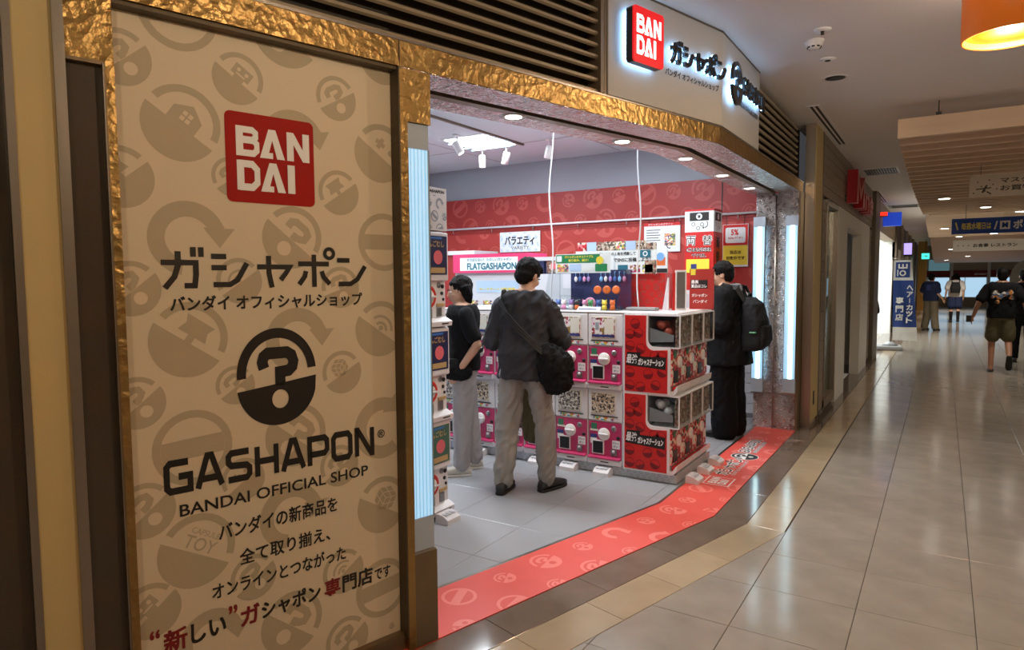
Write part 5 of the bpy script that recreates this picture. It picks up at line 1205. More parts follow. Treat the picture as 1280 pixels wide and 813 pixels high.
# posters hung from the rail
def wall_poster(name, label, x0, x1, z0, z1, y=7.555):
    t = thing(name, label, 'poster', (x0, y, z0)); bx(0, x1-x0, 0, .006, 0, z1-z0).build('sheet', 'pop_white', t)
    for x in (.15, .85): MB().tube([(x*(x1-x0), .003, z1-z0-.01), (x*(x1-x0), -.006, z1-z0+.02), (x*(x1-x0), -.008, 2.24-z0)], .003, 6).build('clip', 'black_plastic', t)
    return t
t = wall_poster('rail_poster', 'white notice poster with red heading hung on the red wall', -2.985, -2.549, 1.852, 2.19)
MB().rect(.0, .436, .30, .338, -.001).build('red_heading', 'mach_red', t); put_text(MB(), 'ガシャポンのデザイン', .05, .31, .3, .018, -.002, .02).build('heading_lettering', 'white_print', t)
mb = MB()
for k in range(5): mb.rect(.03, .2-.02*(k % 2), .25-.03*k, .258-.03*k, -.001)
mb.build('text_rows', 'black_print', t); MB().rect(.25, .38, .07, .21, -.001).build('picture', 'cards_a', t); mb = MB(); mb.arc(.31, .07, .025, .035, 0, 300, -.002, 12); mb.build('capsule_mark', 'black_print', t)
t = wall_poster('rail_poster', 'discount poster, red and white above bright yellow, on the red wall', -2.066, -1.791, 1.665, 2.13)
MB().rect(.005, .27, .235, .46, -.001).build('red_field', 'mach_red', t); MB().poly(rrect(.03, .245, .26, .43, .02), -.002).build('coupon', 'pop_white', t); MB().rect(.005, .27, .02, .233, -.001).build('yellow_field', 'pop_yellow', t)
mb = MB(); put_text(mb, '5%', .09, .345, .08, .065, -.003, .03); put_text(mb, 'PayPay クーポン', .06, .30, .16, .03, -.003, .02); mb.build('coupon_lettering', 'mach_red', t)
mb = MB(); put_text(mb, '当店は', .08, .14, .12, .04, -.003, .02); put_text(mb, '対象外です', .04, .075, .2, .042, -.003, .02); mb.build('lettering', 'black_print', t)
t = wall_poster('rail_sign', 'pale patterned VARIETY sign hung on the red wall', -5.03, -4.405, 1.905, 2.17)
mb = MB(); pattern(mb, .01, .61, .01, .255, .11, .036, .024, -.001, 15); mb.build('capsule_print', 'sky_print', t, kind='stuff'); mb = MB(); put_text(mb, 'バラエティ', .08, .09, .46, .12, -.003, .03); put_text(mb, 'VARIETY', .18, .035, .28, .04, -.003, .0); mb.build('lettering', 'black_print', t)
sw = rb(-1.83, -1.77, 7.55, 7.575, 1.33, 1.39, r=.004).build('wall_outlet', 'mach_white'); tag(sw, 'small white wall outlet on the red wall beside the pillar', 'outlet')
# ---- shop ceiling fittings
for i, (x, y) in enumerate(SHOP_PANELS):
    t = thing('ceiling_light_panel', ['square ceiling light panel visible through the entrance', 'square ceiling light panel over the island back', 'square ceiling light panel over the island front', 'square ceiling light panel above the people', 'square ceiling light panel at the left of the shop'][i], 'ceiling light', (x, y, CEIL), group='shop ceiling light panels')
    bx(-.29, .29, -.34, .34, -.012, 0).build('frame', 'white_plastic', t); bx(-.26, .26, -.31, .31, -.018, -.011).build('diffuser', 'panel_light', t)
    for k in range(4): bx(-.28, .28, -.22+k*.145, -.20+k*.145, -.045, -.034).build('louvre_bar', 'led_edge', t)
def track_light(x, y, label, tilt=(.5, .3)):
    t = thing('track_spotlight', label, 'spotlight', (x, y, CEIL), group='shop track spotlights'); MB().rbox(-.025, .025, -.05, .05, -.02, 0, r=.005).build('adapter', 'white_plastic', t); MB().tube([(0, 0, -.02), (0, 0, -.07)], .009, 8).build('arm', 'white_plastic', t)
    m = MB(); m.lathe([(0, .05), (.035, .05), (.04, .04), (.04, -.09), (.034, -.09), (.034, -.08)], 18); m.xf(Matrix.Translation((0, 0, -.12)) @ Matrix.Rotation(tilt[0], 4, 'X') @ Matrix.Rotation(tilt[1], 4, 'Y')); h_ = m.build('lamp_head', 'white_plastic', t)
    m = MB(); m.lathe([(0, -.084), (.034, -.084), (.034, -.08), (0, -.08)], 18); m.xf(Matrix.Translation((0, 0, -.12)) @ Matrix.Rotation(tilt[0], 4, 'X') @ Matrix.Rotation(tilt[1], 4, 'Y')); m.build('lens', 'panel_light', h_)
for k, (x, y, l, tl_) in enumerate([(-4.36, 5.75, 'white track spotlight tilted beside the bright ceiling panel', (.2, -.5)), (-4.6, 6.55, 'white track spotlight hanging straight below the ceiling panel', (0, 0)), (-4.25, 6.53, 'white track spotlight right of the ceiling panel', (.1, .35)), (-3.66, 6.48, 'white track spotlight behind the hanging cord', (.1, .3))]): track_light(x, y, l, tl_)
trk = bx(-4.05, -4.02, 3.4, 6.55, CEIL-.02, CEIL).build('lighting_track', 'brown_post'); tag(trk, 'brown lighting track along the shop ceiling', 'lighting track')
hk = MB().tube([(-3.35, 4.3, CEIL), (-3.35, 4.3, CEIL-.06), (-3.33, 4.3, CEIL-.10), (-3.29, 4.3, CEIL-.10), (-3.27, 4.3, CEIL-.06)], .005, 6).build('ceiling_hook', 'steel_knob'); tag(hk, 'small metal ceiling hook just inside the left post', 'hook')
for x, y, l, ph in ((-2.86, 5.1, 'white power cord dropping from the ceiling onto the acrylic case', 0), (-2.05, 5.08, 'white power cord dropping from the ceiling beside the red box', 1.4)):
    pts = [(x+.018*math.sin(k*.55+ph), y+.01*math.sin(k*.4), CEIL-(CEIL-1.30)*k/20) for k in range(21)]
    c_ = MB().tube(pts, .0065, 8).build('power_cord', 'rail_white'); tag(c_, l, 'cord')
# ================================================================ people
from mathutils import noise as mnoise
M('skin', (206, 160, 132), .5, 0, .06, 10); M('skin_tan', (176, 126, 100), .5, 0, .06, 10); M('hair_black', (9, 7, 7), .7, 0, .25, 40, .4, 60, spec=.2, stretch=(1, 1, .3)); M('eye_white', (235, 232, 228), .3); M('eye_dark', (30, 20, 16), .2); M('lips', (170, 96, 90), .5)
def cloth_mat(name, col, rough=.85): return M(name, col, rough, 0, .12, 9, .3, 22, spec=.2)
for n, c in (('shirt_charcoal', (54, 54, 59)), ('trouser_grey', (150, 147, 143)), ('trouser_light', (170, 166, 166)), ('top_black', (20, 20, 23)), ('coat_black', (15, 15, 18)), ('bag_black', (22, 22, 24)), ('pack_black', (34, 34, 37)), ('shirt_navy', (40, 48, 76)), ('khaki', (116, 104, 84)), ('olive', (92, 86, 64)), ('top_white', (214, 210, 206)), ('sock_black', (28, 26, 28)), ('olive_dark', (74, 68, 54))): cloth_mat(n, c)
M('shoe_black', (38, 37, 38), .55, 0, .15, 20); M('shoe_white', (206, 200, 190), .55, 0, .1, 20); M('sole_dark', (22, 21, 21), .7); M('sole_white', (222, 218, 210), .6); M('strap_black', (18, 18, 19), .6, 0, .1, 30)
def blob(mb, name, mat, parent, voxel=.01, smooth=4, fold=0, fs=(9, 9, 4), seed=0, label=None):
    """fuse overlapping closed shapes into ONE continuous surface, smooth it, add cloth folds"""
    me0 = mb.mesh(name, None); o = bpy.data.objects.new(name, me0); COL.objects.link(o)
    m = o.modifiers.new('remesh', 'REMESH'); m.mode = 'VOXEL'; m.voxel_size = voxel; m.use_smooth_shade = True
    s_ = o.modifiers.new('smooth', 'SMOOTH'); s_.iterations = smooth; s_.factor = .5
    dg = bpy.context.evaluated_depsgraph_get(); dg.update()
    me = bpy.data.meshes.new_from_object(o.evaluated_get(dg)); bpy.data.objects.remove(o); bpy.data.meshes.remove(me0)
    if fold:
        nr = [v.normal.copy() for v in me.vertices]
        for v, n in zip(me.vertices, nr):
            c = v.co; q = Vector((c.x*fs[0]+seed, c.y*fs[1], c.z*fs[2]+c.x*3))
            v.co = c+n*fold*(mnoise.noise(q)+.55*(.5-abs(mnoise.noise(Vector((q.x*1.6+c.z*6, q.y*1.6, q.z*2.4)))*2.2))+.3*mnoise.noise(q*2.6))
    me.materials.clear(); me.materials.append(MATS[mat]); me.polygons.foreach_set('use_smooth', [True]*len(me.polygons)); me.name = name
    return obj(name, me, parent, label)
def V(*a): return Vector(a)
def limb(mb, pts, rs, n=14):
    """tapered limb through joints with rounded ends"""
    P = [Vector(p) for p in pts]; Q = []; Rr = []
    for i in range(len(P)-1):
        for k in range(5):
            t = k/5; Q.append(P[i].lerp(P[i+1], t)); Rr.append(rs[i]+(rs[i+1]-rs[i])*t)
    Q.append(P[-1]); Rr.append(rs[-1]); mb.tube(Q, Rr, n)
    for p, r in ((P[0], rs[0]), (P[-1], rs[-1])): mb.ball(p, r*.98, n, 8)
    for p, r in zip(P[1:-1], rs[1:-1]): mb.ball(p, r, n, 8)
    return mb
TORSO = [(.0, .150, .105), (.10, .155, .108), (.22, .142, .098), (.34, .148, .102), (.46, .165, .112), (.56, .172, .112), (.64, .150, .095), (.69, .09, .07)]
def torso(mb, pel, neck, grow=0, z0=0, z1=.69, flare=0, belly=0, wide=1):
    ax = (Vector(neck)-Vector(pel)); L_ = ax.length; d = ax.normalized(); x = V(1, 0, 0); y = d.cross(x).normalized()
    rings = []
    for i in range(15):
        t = z0+(z1-z0)*i/14
        for a, b in zip(TORSO, TORSO[1:]):
            if a[0] <= max(0, t) <= b[0]+1e-6: k = (max(0, t)-a[0])/(b[0]-a[0]); rx, ry = a[1]+(b[1]-a[1])*k, a[2]+(b[2]-a[2])*k
        fl = flare*max(0, 1-t/.35)
        rings.append((Vector(pel)+d*(t/.62*L_), x*((rx*wide)+grow+fl), y*(ry+grow+fl+belly*math.exp(-((t-.2)/.15)**2)), .85))
    mb.loft(rings, 26); return mb
def hand(mb, w_, d, pn, side, s_=1.0, curl=.5, spread=1.0):
    """palm with four unequal bent fingers and a thumb leaving its side; side=+1 thumb towards +across"""
    d = Vector(d).normalized(); pn = Vector(pn); pn = (pn-d*pn.dot(d)).normalized(); ac = d.cross(pn)*side
    mb.loft([(Vector(w_)+d*t*s_, ac*(a*s_), pn*(b*s_), .8) for t, a, b in ((-.01, .024, .018), (.02, .032, .017), (.06, .04, .015), (.09, .038, .013))], 14)
    for k, (off, ln) in enumerate(((.030, .072), (.010, .080), (-.010, .074), (-.029, .058))):
        b0 = Vector(w_)+(d*.082+ac*off)*s_; d1 = (d+ac*off*2.2*spread+pn*curl*.35).normalized(); d2 = (d1+pn*curl*.7).normalized(); d3 = (d2+pn*curl*.8).normalized()
        p = [b0, b0+d1*ln*.45*s_]; p.append(p[-1]+d2*ln*.32*s_); p.append(p[-1]+d3*ln*.25*s_)
        mb.tube(p, [.0098*s_, .0092*s_, .0085*s_, .0065*s_], 8)
    b0 = Vector(w_)+(d*.025+ac*.026)*s_; d1 = (d*.7+ac*.75+pn*.25).normalized(); p = [b0, b0+d1*.035*s_]; p.append(p[-1]+(d1+d*.5+pn*.2).normalized()*.03*s_)
    mb.tube(p, [.013*s_, .0105*s_, .008*s_], 8)
    return mb
def shoe(t, name, ankle, toe, ln, mat, sole, w_=.045, h_=.075):
    tv = Vector((toe[0], toe[1], 0)).normalized(); sd = V(-tv.y, tv.x, 0); a = Vector((ankle[0], ankle[1], 0)); z = Vector((0, 0, ankle[2]-.08))
    m = MB(); st = ((-.075, .6, .5), (-.06, .8, .9), (0, .9, 1.1), (.06, 1.0, .9), (.11, 1.05, .7), (.15, .95, .55), (.185, .6, .4))
    m.loft([(a+z+tv*s_*ln/.26+V(0, 0, .018+h_*hh/2), sd*(w_*ww), V(0, 0, 1)*(h_*hh/2), .8) for s_, ww, hh in st], 16)
    o = m.build(name, mat, t)
    m = MB(); m.loft([(a+z+tv*s_*ln/.26+V(0, 0, .012), sd*(w_*ww*1.06), V(0, 0, .012), .6) for s_, ww, hh in st], 16); m.build('sole', sole, o)
    return o
def person(label, loc, rz, H=1.7, pose=None, skin='skin', voxel=.0095, top='shirt_charcoal', sleeve='long', bottom='trouser_grey', legs='long', shoes='shoe_black', sole='sole_dark', hair='short', head_rot=(0, 0, 0), grow=.02, hem=-.05, leg_r=(.095, .075, .062), tflare=.0, sl_r=(.068, .06, .05), socks=None, toes=None, wide=1., fold=.007, sandal=False, gender='m', neckline=.0):
    k = H/1.7
    J = dict(pel=(0, 0, .92), neck=(0, .01, 1.42), head=(0, -.02, 1.565), shl=(.185, .01, 1.365), shr=(-.185, .01, 1.365), ell=(.225, .03, 1.10), elr=(-.225, .03, 1.10), wrl=(.235, -.04, .86), wrr=(-.235, -.04, .86), hil=(.085, 0, .90), hir=(-.085, 0, .90), knl=(.1, -.015, .49), knr=(-.1, -.015, .49), anl=(.105, .02, .08), anr=(-.105, .02, .08), hdl=None, hdr=None)
    J.update(pose or {}); J = {a: (Vector(b)*k if b is not None else None) for a, b in J.items()}
    t = thing('person', label, 'person', loc, rz)
    # body: one continuous surface
    m = MB(); torso(m, J['pel'], J['neck'], -.012, -.06)
    hm = Matrix.Translation(J['head']) @ Matrix.Rotation(head_rot[2], 4, 'Z') @ Matrix.Rotation(head_rot[0], 4, 'X') @ Matrix.Rotation(head_rot[1], 4, 'Y') @ Matrix.Scale(k, 4)
    h = MB(); h.ball((0, .012, .025), .1, 20, 14, (.78, .95, .98)); h.ball((0, -.025, -.03), .07, 16, 10, (.86, .95, 1.12)); h.ball((0, -.052, -.075), .03, 12, 8, (1, .9, .8)); h.loft([((0, -.088, .012), (.008, 0, 0), (0, .01, 0), 1), ((0, -.098, -.008), (.011, 0, 0), (0, .012, 0), 1), ((0, -.105, -.024), (.015, 0, 0), (0, .014, 0), 1), ((0, -.092, -.033), (.013, 0, 0), (0, .012, 0), 1)], 10)
    for s_ in (-1, 1): h.ball((s_*.078, .018, -.005), .03, 10, 8, (.3, .62, 1)); h.ball((s_*.038, -.068, -.018), .026, 10, 8, (1, .7, .8))
    h.ball((0, -.086, -.052), .022, 10, 8, (1, .5, .5))
    h.xf(hm); m.add(h.v, h.f)
    limb(m, [J['neck']-V(0, 0, .03), J['head']+V(0, .01, -.05)], [.058*k, .05*k])
    for s_, sd in (('l', 1), ('r', -1)):
        limb(m, [J['sh'+s_], J['el'+s_], J['wr'+s_]], [.05*k, .040*k, .027*k])
        fd = (J['wr'+s_]-J['el'+s_]).normalized()
        hand(m, J['wr'+s_], J['hd'+s_] if J['hd'+s_] is not None else fd, V(-sd, -.25, 0) if abs(fd.z) > .5 else V(0, .3, -1), sd if abs(fd.z) > .5 else -sd, k, .55)
        limb(m, [J['hi'+s_], J['kn'+s_], J['an'+s_]], [.082*k, .054*k, .038*k])
        td = V(*(toes or {}).get(s_, (0, -1, 0))); td = td.normalized(); m.ball(J['an'+s_]+td*.06*k-V(0, 0, .035*k), .04*k, 12, 8, (1, 1, .7)); m.ball(J['an'+s_]-V(0, 0, .03*k)-td*.02*k, .036*k, 12, 8)
        if sandal: m.ball(J['an'+s_]+td*.12*k-V(0, 0, .052*k), .04*k, 12, 8, (1, 1, .45))
    blob(m, 'body', skin, t, voxel, 3)
    # face
    for s_ in (-1, 1):
        e = MB(); e.ball((s_*.032, -.082, .006), .0125, 10, 8, (1.2, .7, .7)); e.xf(hm); ey = e.build('eye', 'eye_white', t)
        e = MB(); e.ball((s_*.032, -.0895, .006), .006, 8, 6, (1, .6, 1)); e.xf(hm); e.build('iris', 'eye_dark', ey)
        e = MB(); e.tube([(s_*.016, -.094, .024), (s_*.034, -.094, .029), (s_*.05, -.082, .025)], [.003, .004, .002], 6); e.xf(hm); e.build('eyebrow', 'hair_black', t)
    e = MB(); e.tube([(-.022, -.093, -.056), (0, -.1, -.054), (.022, -.093, -.056)], [.002, .006, .002], 8); e.xf(hm); e.build('mouth', 'lips', t)
    # hair
    h = MB(); h.ball((0, .024, .043), .103, 22, 14, (.86, .98, .93)); h.ball((0, .05, .0), .085, 16, 10, (.92, .75, 1.0))
    for x in (-.05, -.02, .015, .045): h.ball((x, -.048+abs(x)*.25, .072), .034, 10, 8, (1, .85, .8))
    for s_ in (-1, 1): h.ball((s_*.072, .005, .03), .03, 10, 8, (.5, 1, 1.1))
    if hair == 'long':
        for x in (-.07, -.035, 0, .035, .07): h.tube([(x, .06, .03), (x*1.1, .085, -.05), (x*1.0, .085, -.13), (x*.7, .07, -.2)], [.05, .05, .042, .02], 10)
    elif hair == 'bob':
        for x in (-.075, -.03, .03, .075): h.tube([(x, .04, .04), (x*1.1, .05, -.04), (x, .05, -.11)], [.05, .045, .025], 10)
    h.xf(hm); blob(h, 'hair', 'hair_black', t, max(.007, voxel*.8), 2, .006, (60, 40, 22))
    # top
    m = MB(); torso(m, J['pel'], J['neck'], grow*k, hem, .672-neckline, tflare, wide=wide)
    for s_ in ('l', 'r'):
        if sleeve == 'long': limb(m, [J['sh'+s_], J['el'+s_], J['el'+s_].lerp(J['wr'+s_], .93)], [r*k for r in sl_r])
        else: limb(m, [J['sh'+s_], J['sh'+s_].lerp(J['el'+s_], .72)], [sl_r[0]*k, sl_r[1]*k])
    limb(m, [J['shl']+V(-.02, 0, 0), J['shr']+V(.02, 0, 0)], [.068*k, .068*k])
    tp_ = blob(m, 'top', top, t, voxel, 4, fold, (10, 10, 5), len(label))
    # bottoms
    if legs:
        m = MB(); torso(m, J['pel'], J['neck'], .006*k, -.08, .12)
        for s_ in ('l', 'r'):
            if legs == 'long': limb(m, [J['hi'+s_]+V(0, 0, -.02), J['kn'+s_], J['an'+s_]+V(0, 0, .015)], [leg_r[0]*k, leg_r[1]*k, leg_r[2]*k])
            else: limb(m, [J['hi'+s_]+V(0, 0, -.02), J['hi'+s_].lerp(J['kn'+s_], .78)], [leg_r[0]*k, leg_r[1]*k])
        blob(m, 'trousers' if legs == 'long' else 'shorts', bottom, t, voxel, 4, fold, (11, 11, 5), len(label)*2)
    if socks:
        for s_ in ('l', 'r'):
            m = MB(); limb(m, [J['kn'+s_].lerp(J['an'+s_], .35), J['an'+s_]], [.056*k, .045*k]); m.build('sock', socks, t)
    for s_ in ('l', 'r'):
        td = (toes or {}).get(s_, (0, -1, 0))
        if sandal:
            a = J['an'+s_]; tv = V(*td).normalized(); sdv = V(-tv.y, tv.x, 0).normalized(); up_ = tv.cross(sdv)*-1
            if up_.z < 0: up_ = -up_
            c0 = a-up_*.075
            m = MB(); m.loft([(c0+tv*s, sdv*w_, up_*.012, .7) for s, w_ in ((-.07, .03), (-.03, .04), (.06, .042), (.13, .048), (.18, .03))], 14); so = m.build('sandal', 'sole_dark', t)
            m = MB(); m.tube([c0+tv*.07-sdv*.045+up_*.01, c0+tv*.09+up_*.05, c0+tv*.07+sdv*.045+up_*.01], .01, 8); m.build('sandal_strap', 'strap_black', so)
        else: shoe(t, 'shoe', J['an'+s_]/1, td, .27*k, shoes, sole)
    t['_k'] = k
    return t
def clean(t):
    if '_k' in t: del t['_k']
def strap(parent, pts, w_, mat='strap_black', name='strap', ref=(0, 1, 0)):
    P = [Vector(p) for p in pts]; m = MB(); n = 8; o = []
    for i, p in enumerate(P):
        d = (P[min(i+1, len(P)-1)]-P[max(i-1, 0)]).normalized(); o.append((p, d))
    rg = []
    for p, d in o:
        nrm = Vector((p.x, p.y, 0)); nrm = (nrm-d*nrm.dot(d)).normalized() if nrm.length > .01 else Vector(ref); ac = d.cross(nrm).normalized()
        rg.append((p, ac*w_/2, nrm*.004, .5))
    m.loft(rg, 8, smooth=False); return m.build(name, mat, parent)

# man in the middle, seen from behind
L1, Z1 = (-2.515, 4.085, 0), R(200)
p1 = person('man in a charcoal shirt and grey trousers, seen from behind, arms folded', L1, Z1, 1.70, dict(pel=(0, .0, .92), neck=(0, -.02, 1.42), head=(-.015, -.07, 1.565), shl=(.165, .0, 1.34), shr=(-.165, .0, 1.34), ell=(.235, -.02, 1.10), elr=(-.265, -.06, 1.11), wrl=(-.04, -.24, 1.10), wrr=(.05, -.22, 1.14), hdl=(-1, .15, 0), hdr=(1, .1, 0), knl=(.13, -.0, .49), knr=(-.14, -.04, .49), anl=(.155, .05, .08), anr=(-.15, -.065, .08)),
    grow=.026, hem=-.11, leg_r=(.10, .082, .07), sl_r=(.072, .074, .052), tflare=.018, head_rot=(R(28), R(-4), R(-22)), toes=dict(l=(-.1, -1, 0), r=(-.65, -1, 0)), voxel=.0085, wide=1.0, fold=.020)
m = MB(); m.loft([((0, -.005, 1.40), (.085, 0, 0), (0, .08, 0), 1), ((0, -.012, 1.43), (.076, 0, 0), (0, .074, 0), 1), ((0, -.02, 1.465), (.070, 0, 0), (0, .068, 0), 1)], 22); blob(m, 'collar', 'shirt_charcoal', p1, .008, 2)
b1 = thing('shoulder_bag', 'black crossbody shoulder bag on the right hip of the man in the charcoal shirt', 'bag', L1, Z1)
m = MB(); m.ball((-.235, .10, .93), .15, 20, 14, (.85, .62, 1.0)); m.ball((-.25, .09, .84), .12, 18, 12, (.95, .65, .8)); m.ball((-.2, .12, 1.03), .08, 14, 10, (1, .7, 1)); blob(m, 'pouch', 'bag_black', b1, .01, 3, .022, (16, 16, 12), 3)
strap(b1, [(-.16, .155, 1.04), (-.08, .178, 1.12), (.02, .182, 1.22), (.10, .168, 1.31), (.15, .125, 1.40), (.15, .06, 1.452), (.145, -.02, 1.455)], .045)
strap(b1, [(.145, -.02, 1.455), (.12, -.12, 1.38), (.0, -.185, 1.24), (-.14, -.18, 1.08), (-.24, -.07, 1.0)], .045)
oj = thing('folded_jacket', 'olive cloth jacket hanging in front of the man in the charcoal shirt', 'jacket', L1, Z1)
m = MB(); m.loft([((.0, -.26, 1.08), (.14, 0, 0), (0, .06, 0), .8), ((.0, -.30, .95), (.13, 0, 0), (0, .035, 0), .8), ((.0, -.31, .6), (.11, 0, 0), (0, .03, 0), .8), ((-.02, -.30, .30), (.09, 0, 0), (0, .025, 0), .8)], 18); blob(m, 'cloth', 'olive', oj, .01, 2, .015, (20, 20, 3))
# woman at the left
L2, Z2 = (-3.2, 4.27, 0), R(-50)
p2_ = person('woman in a black short sleeved top and pale grey trousers beside the white machines', L2, Z2, 1.585, dict(neck=(0, .0, 1.42), head=(0, -.03, 1.56), ell=(.225, .10, 1.12), wrl=(.2, -.04, .92), wrr=(-.18, -.16, .98), elr=(-.22, .03, 1.1), anl=(.11, -.03, .08), anr=(-.1, .09, .08), knr=(-.1, .04, .49)), top='top_black', sleeve='short', bottom='trouser_light', shoes='shoe_white', sole='sole_white', hair='bob', grow=.022, hem=-.03, leg_r=(.105, .09, .075), sl_r=(.07, .068, .06), head_rot=(R(10), 0, R(10)), voxel=.0085, neckline=.02, fold=.008)
b2 = thing('waist_bag', 'black bag at the hip of the woman in the black top', 'bag', L2, Z2)
m = MB(); m.ball((.16, -.12, .86), .11, 18, 12, (.6, 1.1, .75)); m.ball((.17, -.04, .83), .09, 16, 10, (.6, 1.1, .7)); blob(m, 'pouch', 'bag_black', b2, .01, 3, .012, (18, 18, 10))
strap(b2, [(.165, -.05, .90), (.175, .06, .96), (.12, .14, 1.0), (0, .16, 1.02), (-.14, .12, 1.03)], .035)
# man with the backpack
L3, Z3 = (-1.73, 6.58, 0), R(-97)
p3 = person('person in a loose black jacket and wide black trousers wearing a backpack', L3, Z3, 1.71, dict(neck=(0, -.02, 1.42), head=(0, -.075, 1.56), ell=(.25, .04, 1.1), wrl=(.16, -.20, 1.06), elr=(-.25, .04, 1.1), wrr=(-.12, -.22, 1.1), hdl=(-.5, -1, .1), hdr=(.5, -1, .1)), top='coat_black', bottom='coat_black', grow=.045, hem=-.26, leg_r=(.13, .13, .125), sl_r=(.092, .095, .07), tflare=.035, hair='short', head_rot=(R(15), 0, R(12)), voxel=.0095, fold=.012)
m = MB(); m.loft([((0, .03, 1.38), (.10, 0, 0), (0, .09, 0), .9), ((0, .04, 1.43), (.095, 0, 0), (0, .085, 0), .9), ((0, .055, 1.49), (.07, 0, 0), (0, .045, 0), .9)], 20); cloth_mat('hood_grey', (120, 118, 122)); blob(m, 'hood', 'hood_grey', p3, .01, 2, .006)
b3 = thing('backpack', 'black backpack with a small green tab worn by the person in black', 'backpack', L3, Z3)
m = MB(); m.loft([((0, .24, .86), (.13, 0, 0), (0, .07, 0), .6), ((0, .26, .92), (.16, 0, 0), (0, .10, 0), .6), ((0, .26, 1.15), (.155, 0, 0), (0, .10, 0), .6), ((0, .235, 1.30), (.13, 0, 0), (0, .08, 0), .7), ((0, .21, 1.36), (.07, 0, 0), (0, .04, 0), .8)], 24); blob(m, 'main_bag', 'pack_black', b3, .01, 3, .008, (14, 14, 8))
m = MB(); m.loft([((0, .34, .90), (.11, 0, 0), (0, .03, 0), .6), ((0, .355, .98), (.125, 0, 0), (0, .04, 0), .6), ((0, .35, 1.1), (.11, 0, 0), (0, .03, 0), .6)], 20); blob(m, 'front_pocket', 'pack_black', b3, .01, 3, .005)
rb(.06, .165, .30, .325, 1.02, 1.035, r=.004).build('tab', 'green_exit_cloth', b3) if 'green_exit_cloth' in MATS else rb(.10, .17, .26, .32, 1.03, 1.045, r=.004).build('tab', 'toy_green', b3)
for s_ in (-1, 1): strap(b3, [(s_*.10, .19, 1.33), (s_*.12, .12, 1.45), (s_*.135, .0, 1.475), (s_*.15, -.11, 1.38), (s_*.16, -.15, 1.2), (s_*.19, -.06, 1.0), (s_*.19, .12, .93)], .05)
MB().tube([(-.04, .2, 1.36), (-.03, .2, 1.40), (.03, .2, 1.40), (.04, .2, 1.36)], .008, 8).build('handle', 'strap_black', b3)
# walking man on the right
L4 = (.80, 13.23, 0)
p4 = person('man in a black printed T-shirt, olive shorts and sandals walking away', L4, R(178), 1.68, dict(ell=(.30, .06, 1.13), wrl=(.37, -.02, .90), elr=(-.30, .04, 1.13), wrr=(-.36, -.06, .90), knl=(.11, -.06, .49), anl=(.11, .0, .08), knr=(-.11, -.02, .50), anr=(-.12, .24, .26)), skin='skin_tan', top='top_black', sleeve='short', bottom='olive', legs='short', sandal=True, grow=.028, hem=-.05, leg_r=(.1, .108, .1), sl_r=(.076, .082, .07), voxel=.013, toes=dict(l=(0, -1, 0), r=(0, -.35, -.94)), wide=1.1, fold=.01)
photo_patch('shirt_print', [(196, 130, 60), (90, 110, 140), (200, 196, 186), (60, 50, 50), (120, 70, 50), (30, 30, 34)], 26)
m = MB()
for (x, z, r) in ((.09, 1.27, .05), (.03, 1.22, .055), (-.04, 1.25, .05), (-.10, 1.28, .045), (-.12, 1.2, .035), (.06, 1.13, .035), (.12, 1.21, .03)): m.ball((x, .155, z), r, 10, 8, (1, .12, .9))
m.build('back_print', 'shirt_print', p4)
ph = rb(L4[0]-.46, L4[0]-.38, L4[1]+.04, L4[1]+.055, .79, .9, r=.006).build('smartphone', 'black_plastic'); tag(ph, 'dark smartphone in the hand of the walking man', 'phone')
p5 = person('person in black at the right edge beyond the walking man', (1.22, 14.9, 0), R(180), 1.66, dict(ell=(.27, .05, 1.12), wrl=(.30, -.1, .9)), skin='skin_tan', top='top_black', sleeve='short', bottom='coat_black', shoes='shoe_black', grow=.03, voxel=.014)
p6 = person('person in a navy T-shirt and khaki cargo trousers standing in the corridor', (-.27, 22.5, 0), R(150), 1.62, dict(ell=(.27, .0, 1.12), wrl=(.25, -.16, .96), wrr=(-.28, -.12, .93), anl=(.15, .02, .08), anr=(-.16, 0, .08)), skin='skin', top='shirt_navy', sleeve='short', bottom='khaki', shoes='shoe_black', grow=.035, leg_r=(.12, .11, .1), sl_r=(.08, .085, .08), voxel=.014, wide=1.1)
m = MB().box(-.09, .03, .165, .172, 1.14, 1.3); m.build('back_print', 'blue_tag', p6)
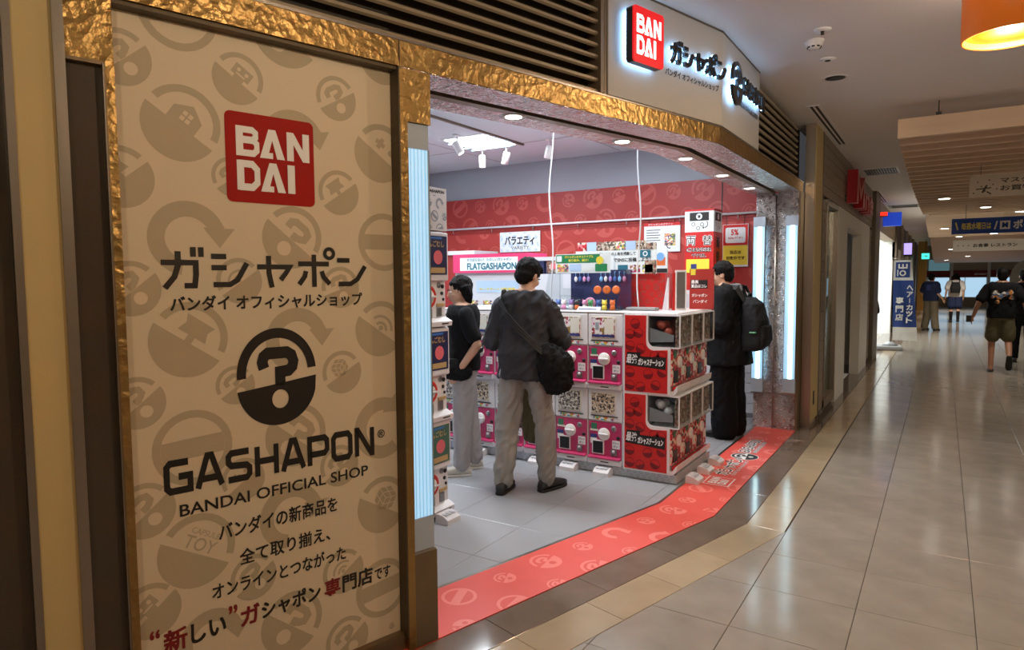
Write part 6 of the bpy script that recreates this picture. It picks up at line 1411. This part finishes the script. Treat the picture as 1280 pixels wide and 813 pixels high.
p7 = person('person in a white top, navy shorts and black knee socks walking away', (.36, 26.7, 0), R(180), 1.63, dict(anr=(-.1, .12, .1), knr=(-.1, .0, .5), ell=(.25, .04, 1.12), wrl=(.28, -.06, .9)), top='top_white', sleeve='short', bottom='shirt_navy', legs='short', shoes='sole_dark', socks='sock_black', grow=.035, leg_r=(.13, .14, .1), sl_r=(.085, .09, .08), hair='bob', voxel=.014, wide=1.1)
b7 = thing('backpack', 'small black backpack on the person in the white top', 'backpack', (.36, 26.7, 0), R(180)); m = MB(); m.loft([((0, .2, .98), (.13, 0, 0), (0, .07, 0), .6), ((0, .22, 1.15), (.145, 0, 0), (0, .09, 0), .6), ((0, .2, 1.34), (.11, 0, 0), (0, .06, 0), .7)], 20); blob(m, 'main_bag', 'pack_black', b7, .012, 3)
for s_ in (-1, 1): strap(b7, [(s_*.1, .16, 1.33), (s_*.12, .05, 1.46), (s_*.14, -.1, 1.38), (s_*.16, -.12, 1.15), (s_*.18, .05, 1.0)], .04)
# seated person by the bright shop
p8 = person('person in a black jacket seated by the bright shop behind the banner', (-1.52, 18.6, 0), R(200), 1.65, dict(pel=(0, .1, .52), neck=(0, -.06, .99), head=(0, -.14, 1.12), shl=(.18, -.05, .94), shr=(-.18, -.05, .94), ell=(.24, -.1, .7), elr=(-.24, -.1, .7), wrl=(.14, -.3, .62), wrr=(-.14, -.3, .62), hil=(.09, .05, .5), hir=(-.09, .05, .5), knl=(.12, -.36, .49), knr=(-.12, -.36, .49), anl=(.12, -.34, .08), anr=(-.12, -.34, .08)), top='coat_black', bottom='shirt_charcoal', grow=.03, voxel=.014, head_rot=(R(20), 0, 0))
stl = thing('wooden_stool', 'wooden stool under the seated person', 'stool', (-1.55, 18.68, 0), R(20)); MB().rbox(-.17, .17, -.17, .17, .39, .43, r=.01).build('seat', 'yellow_wood', stl)
for a in (-.13, .13):
    for b_ in (-.13, .13): bx(a-.02, a+.02, b_-.02, b_+.02, 0, .39).build('leg', 'yellow_wood', stl)
for o_ in (p1, p2_, p3, p4, p5, p6, p7, p8): clean(o_)
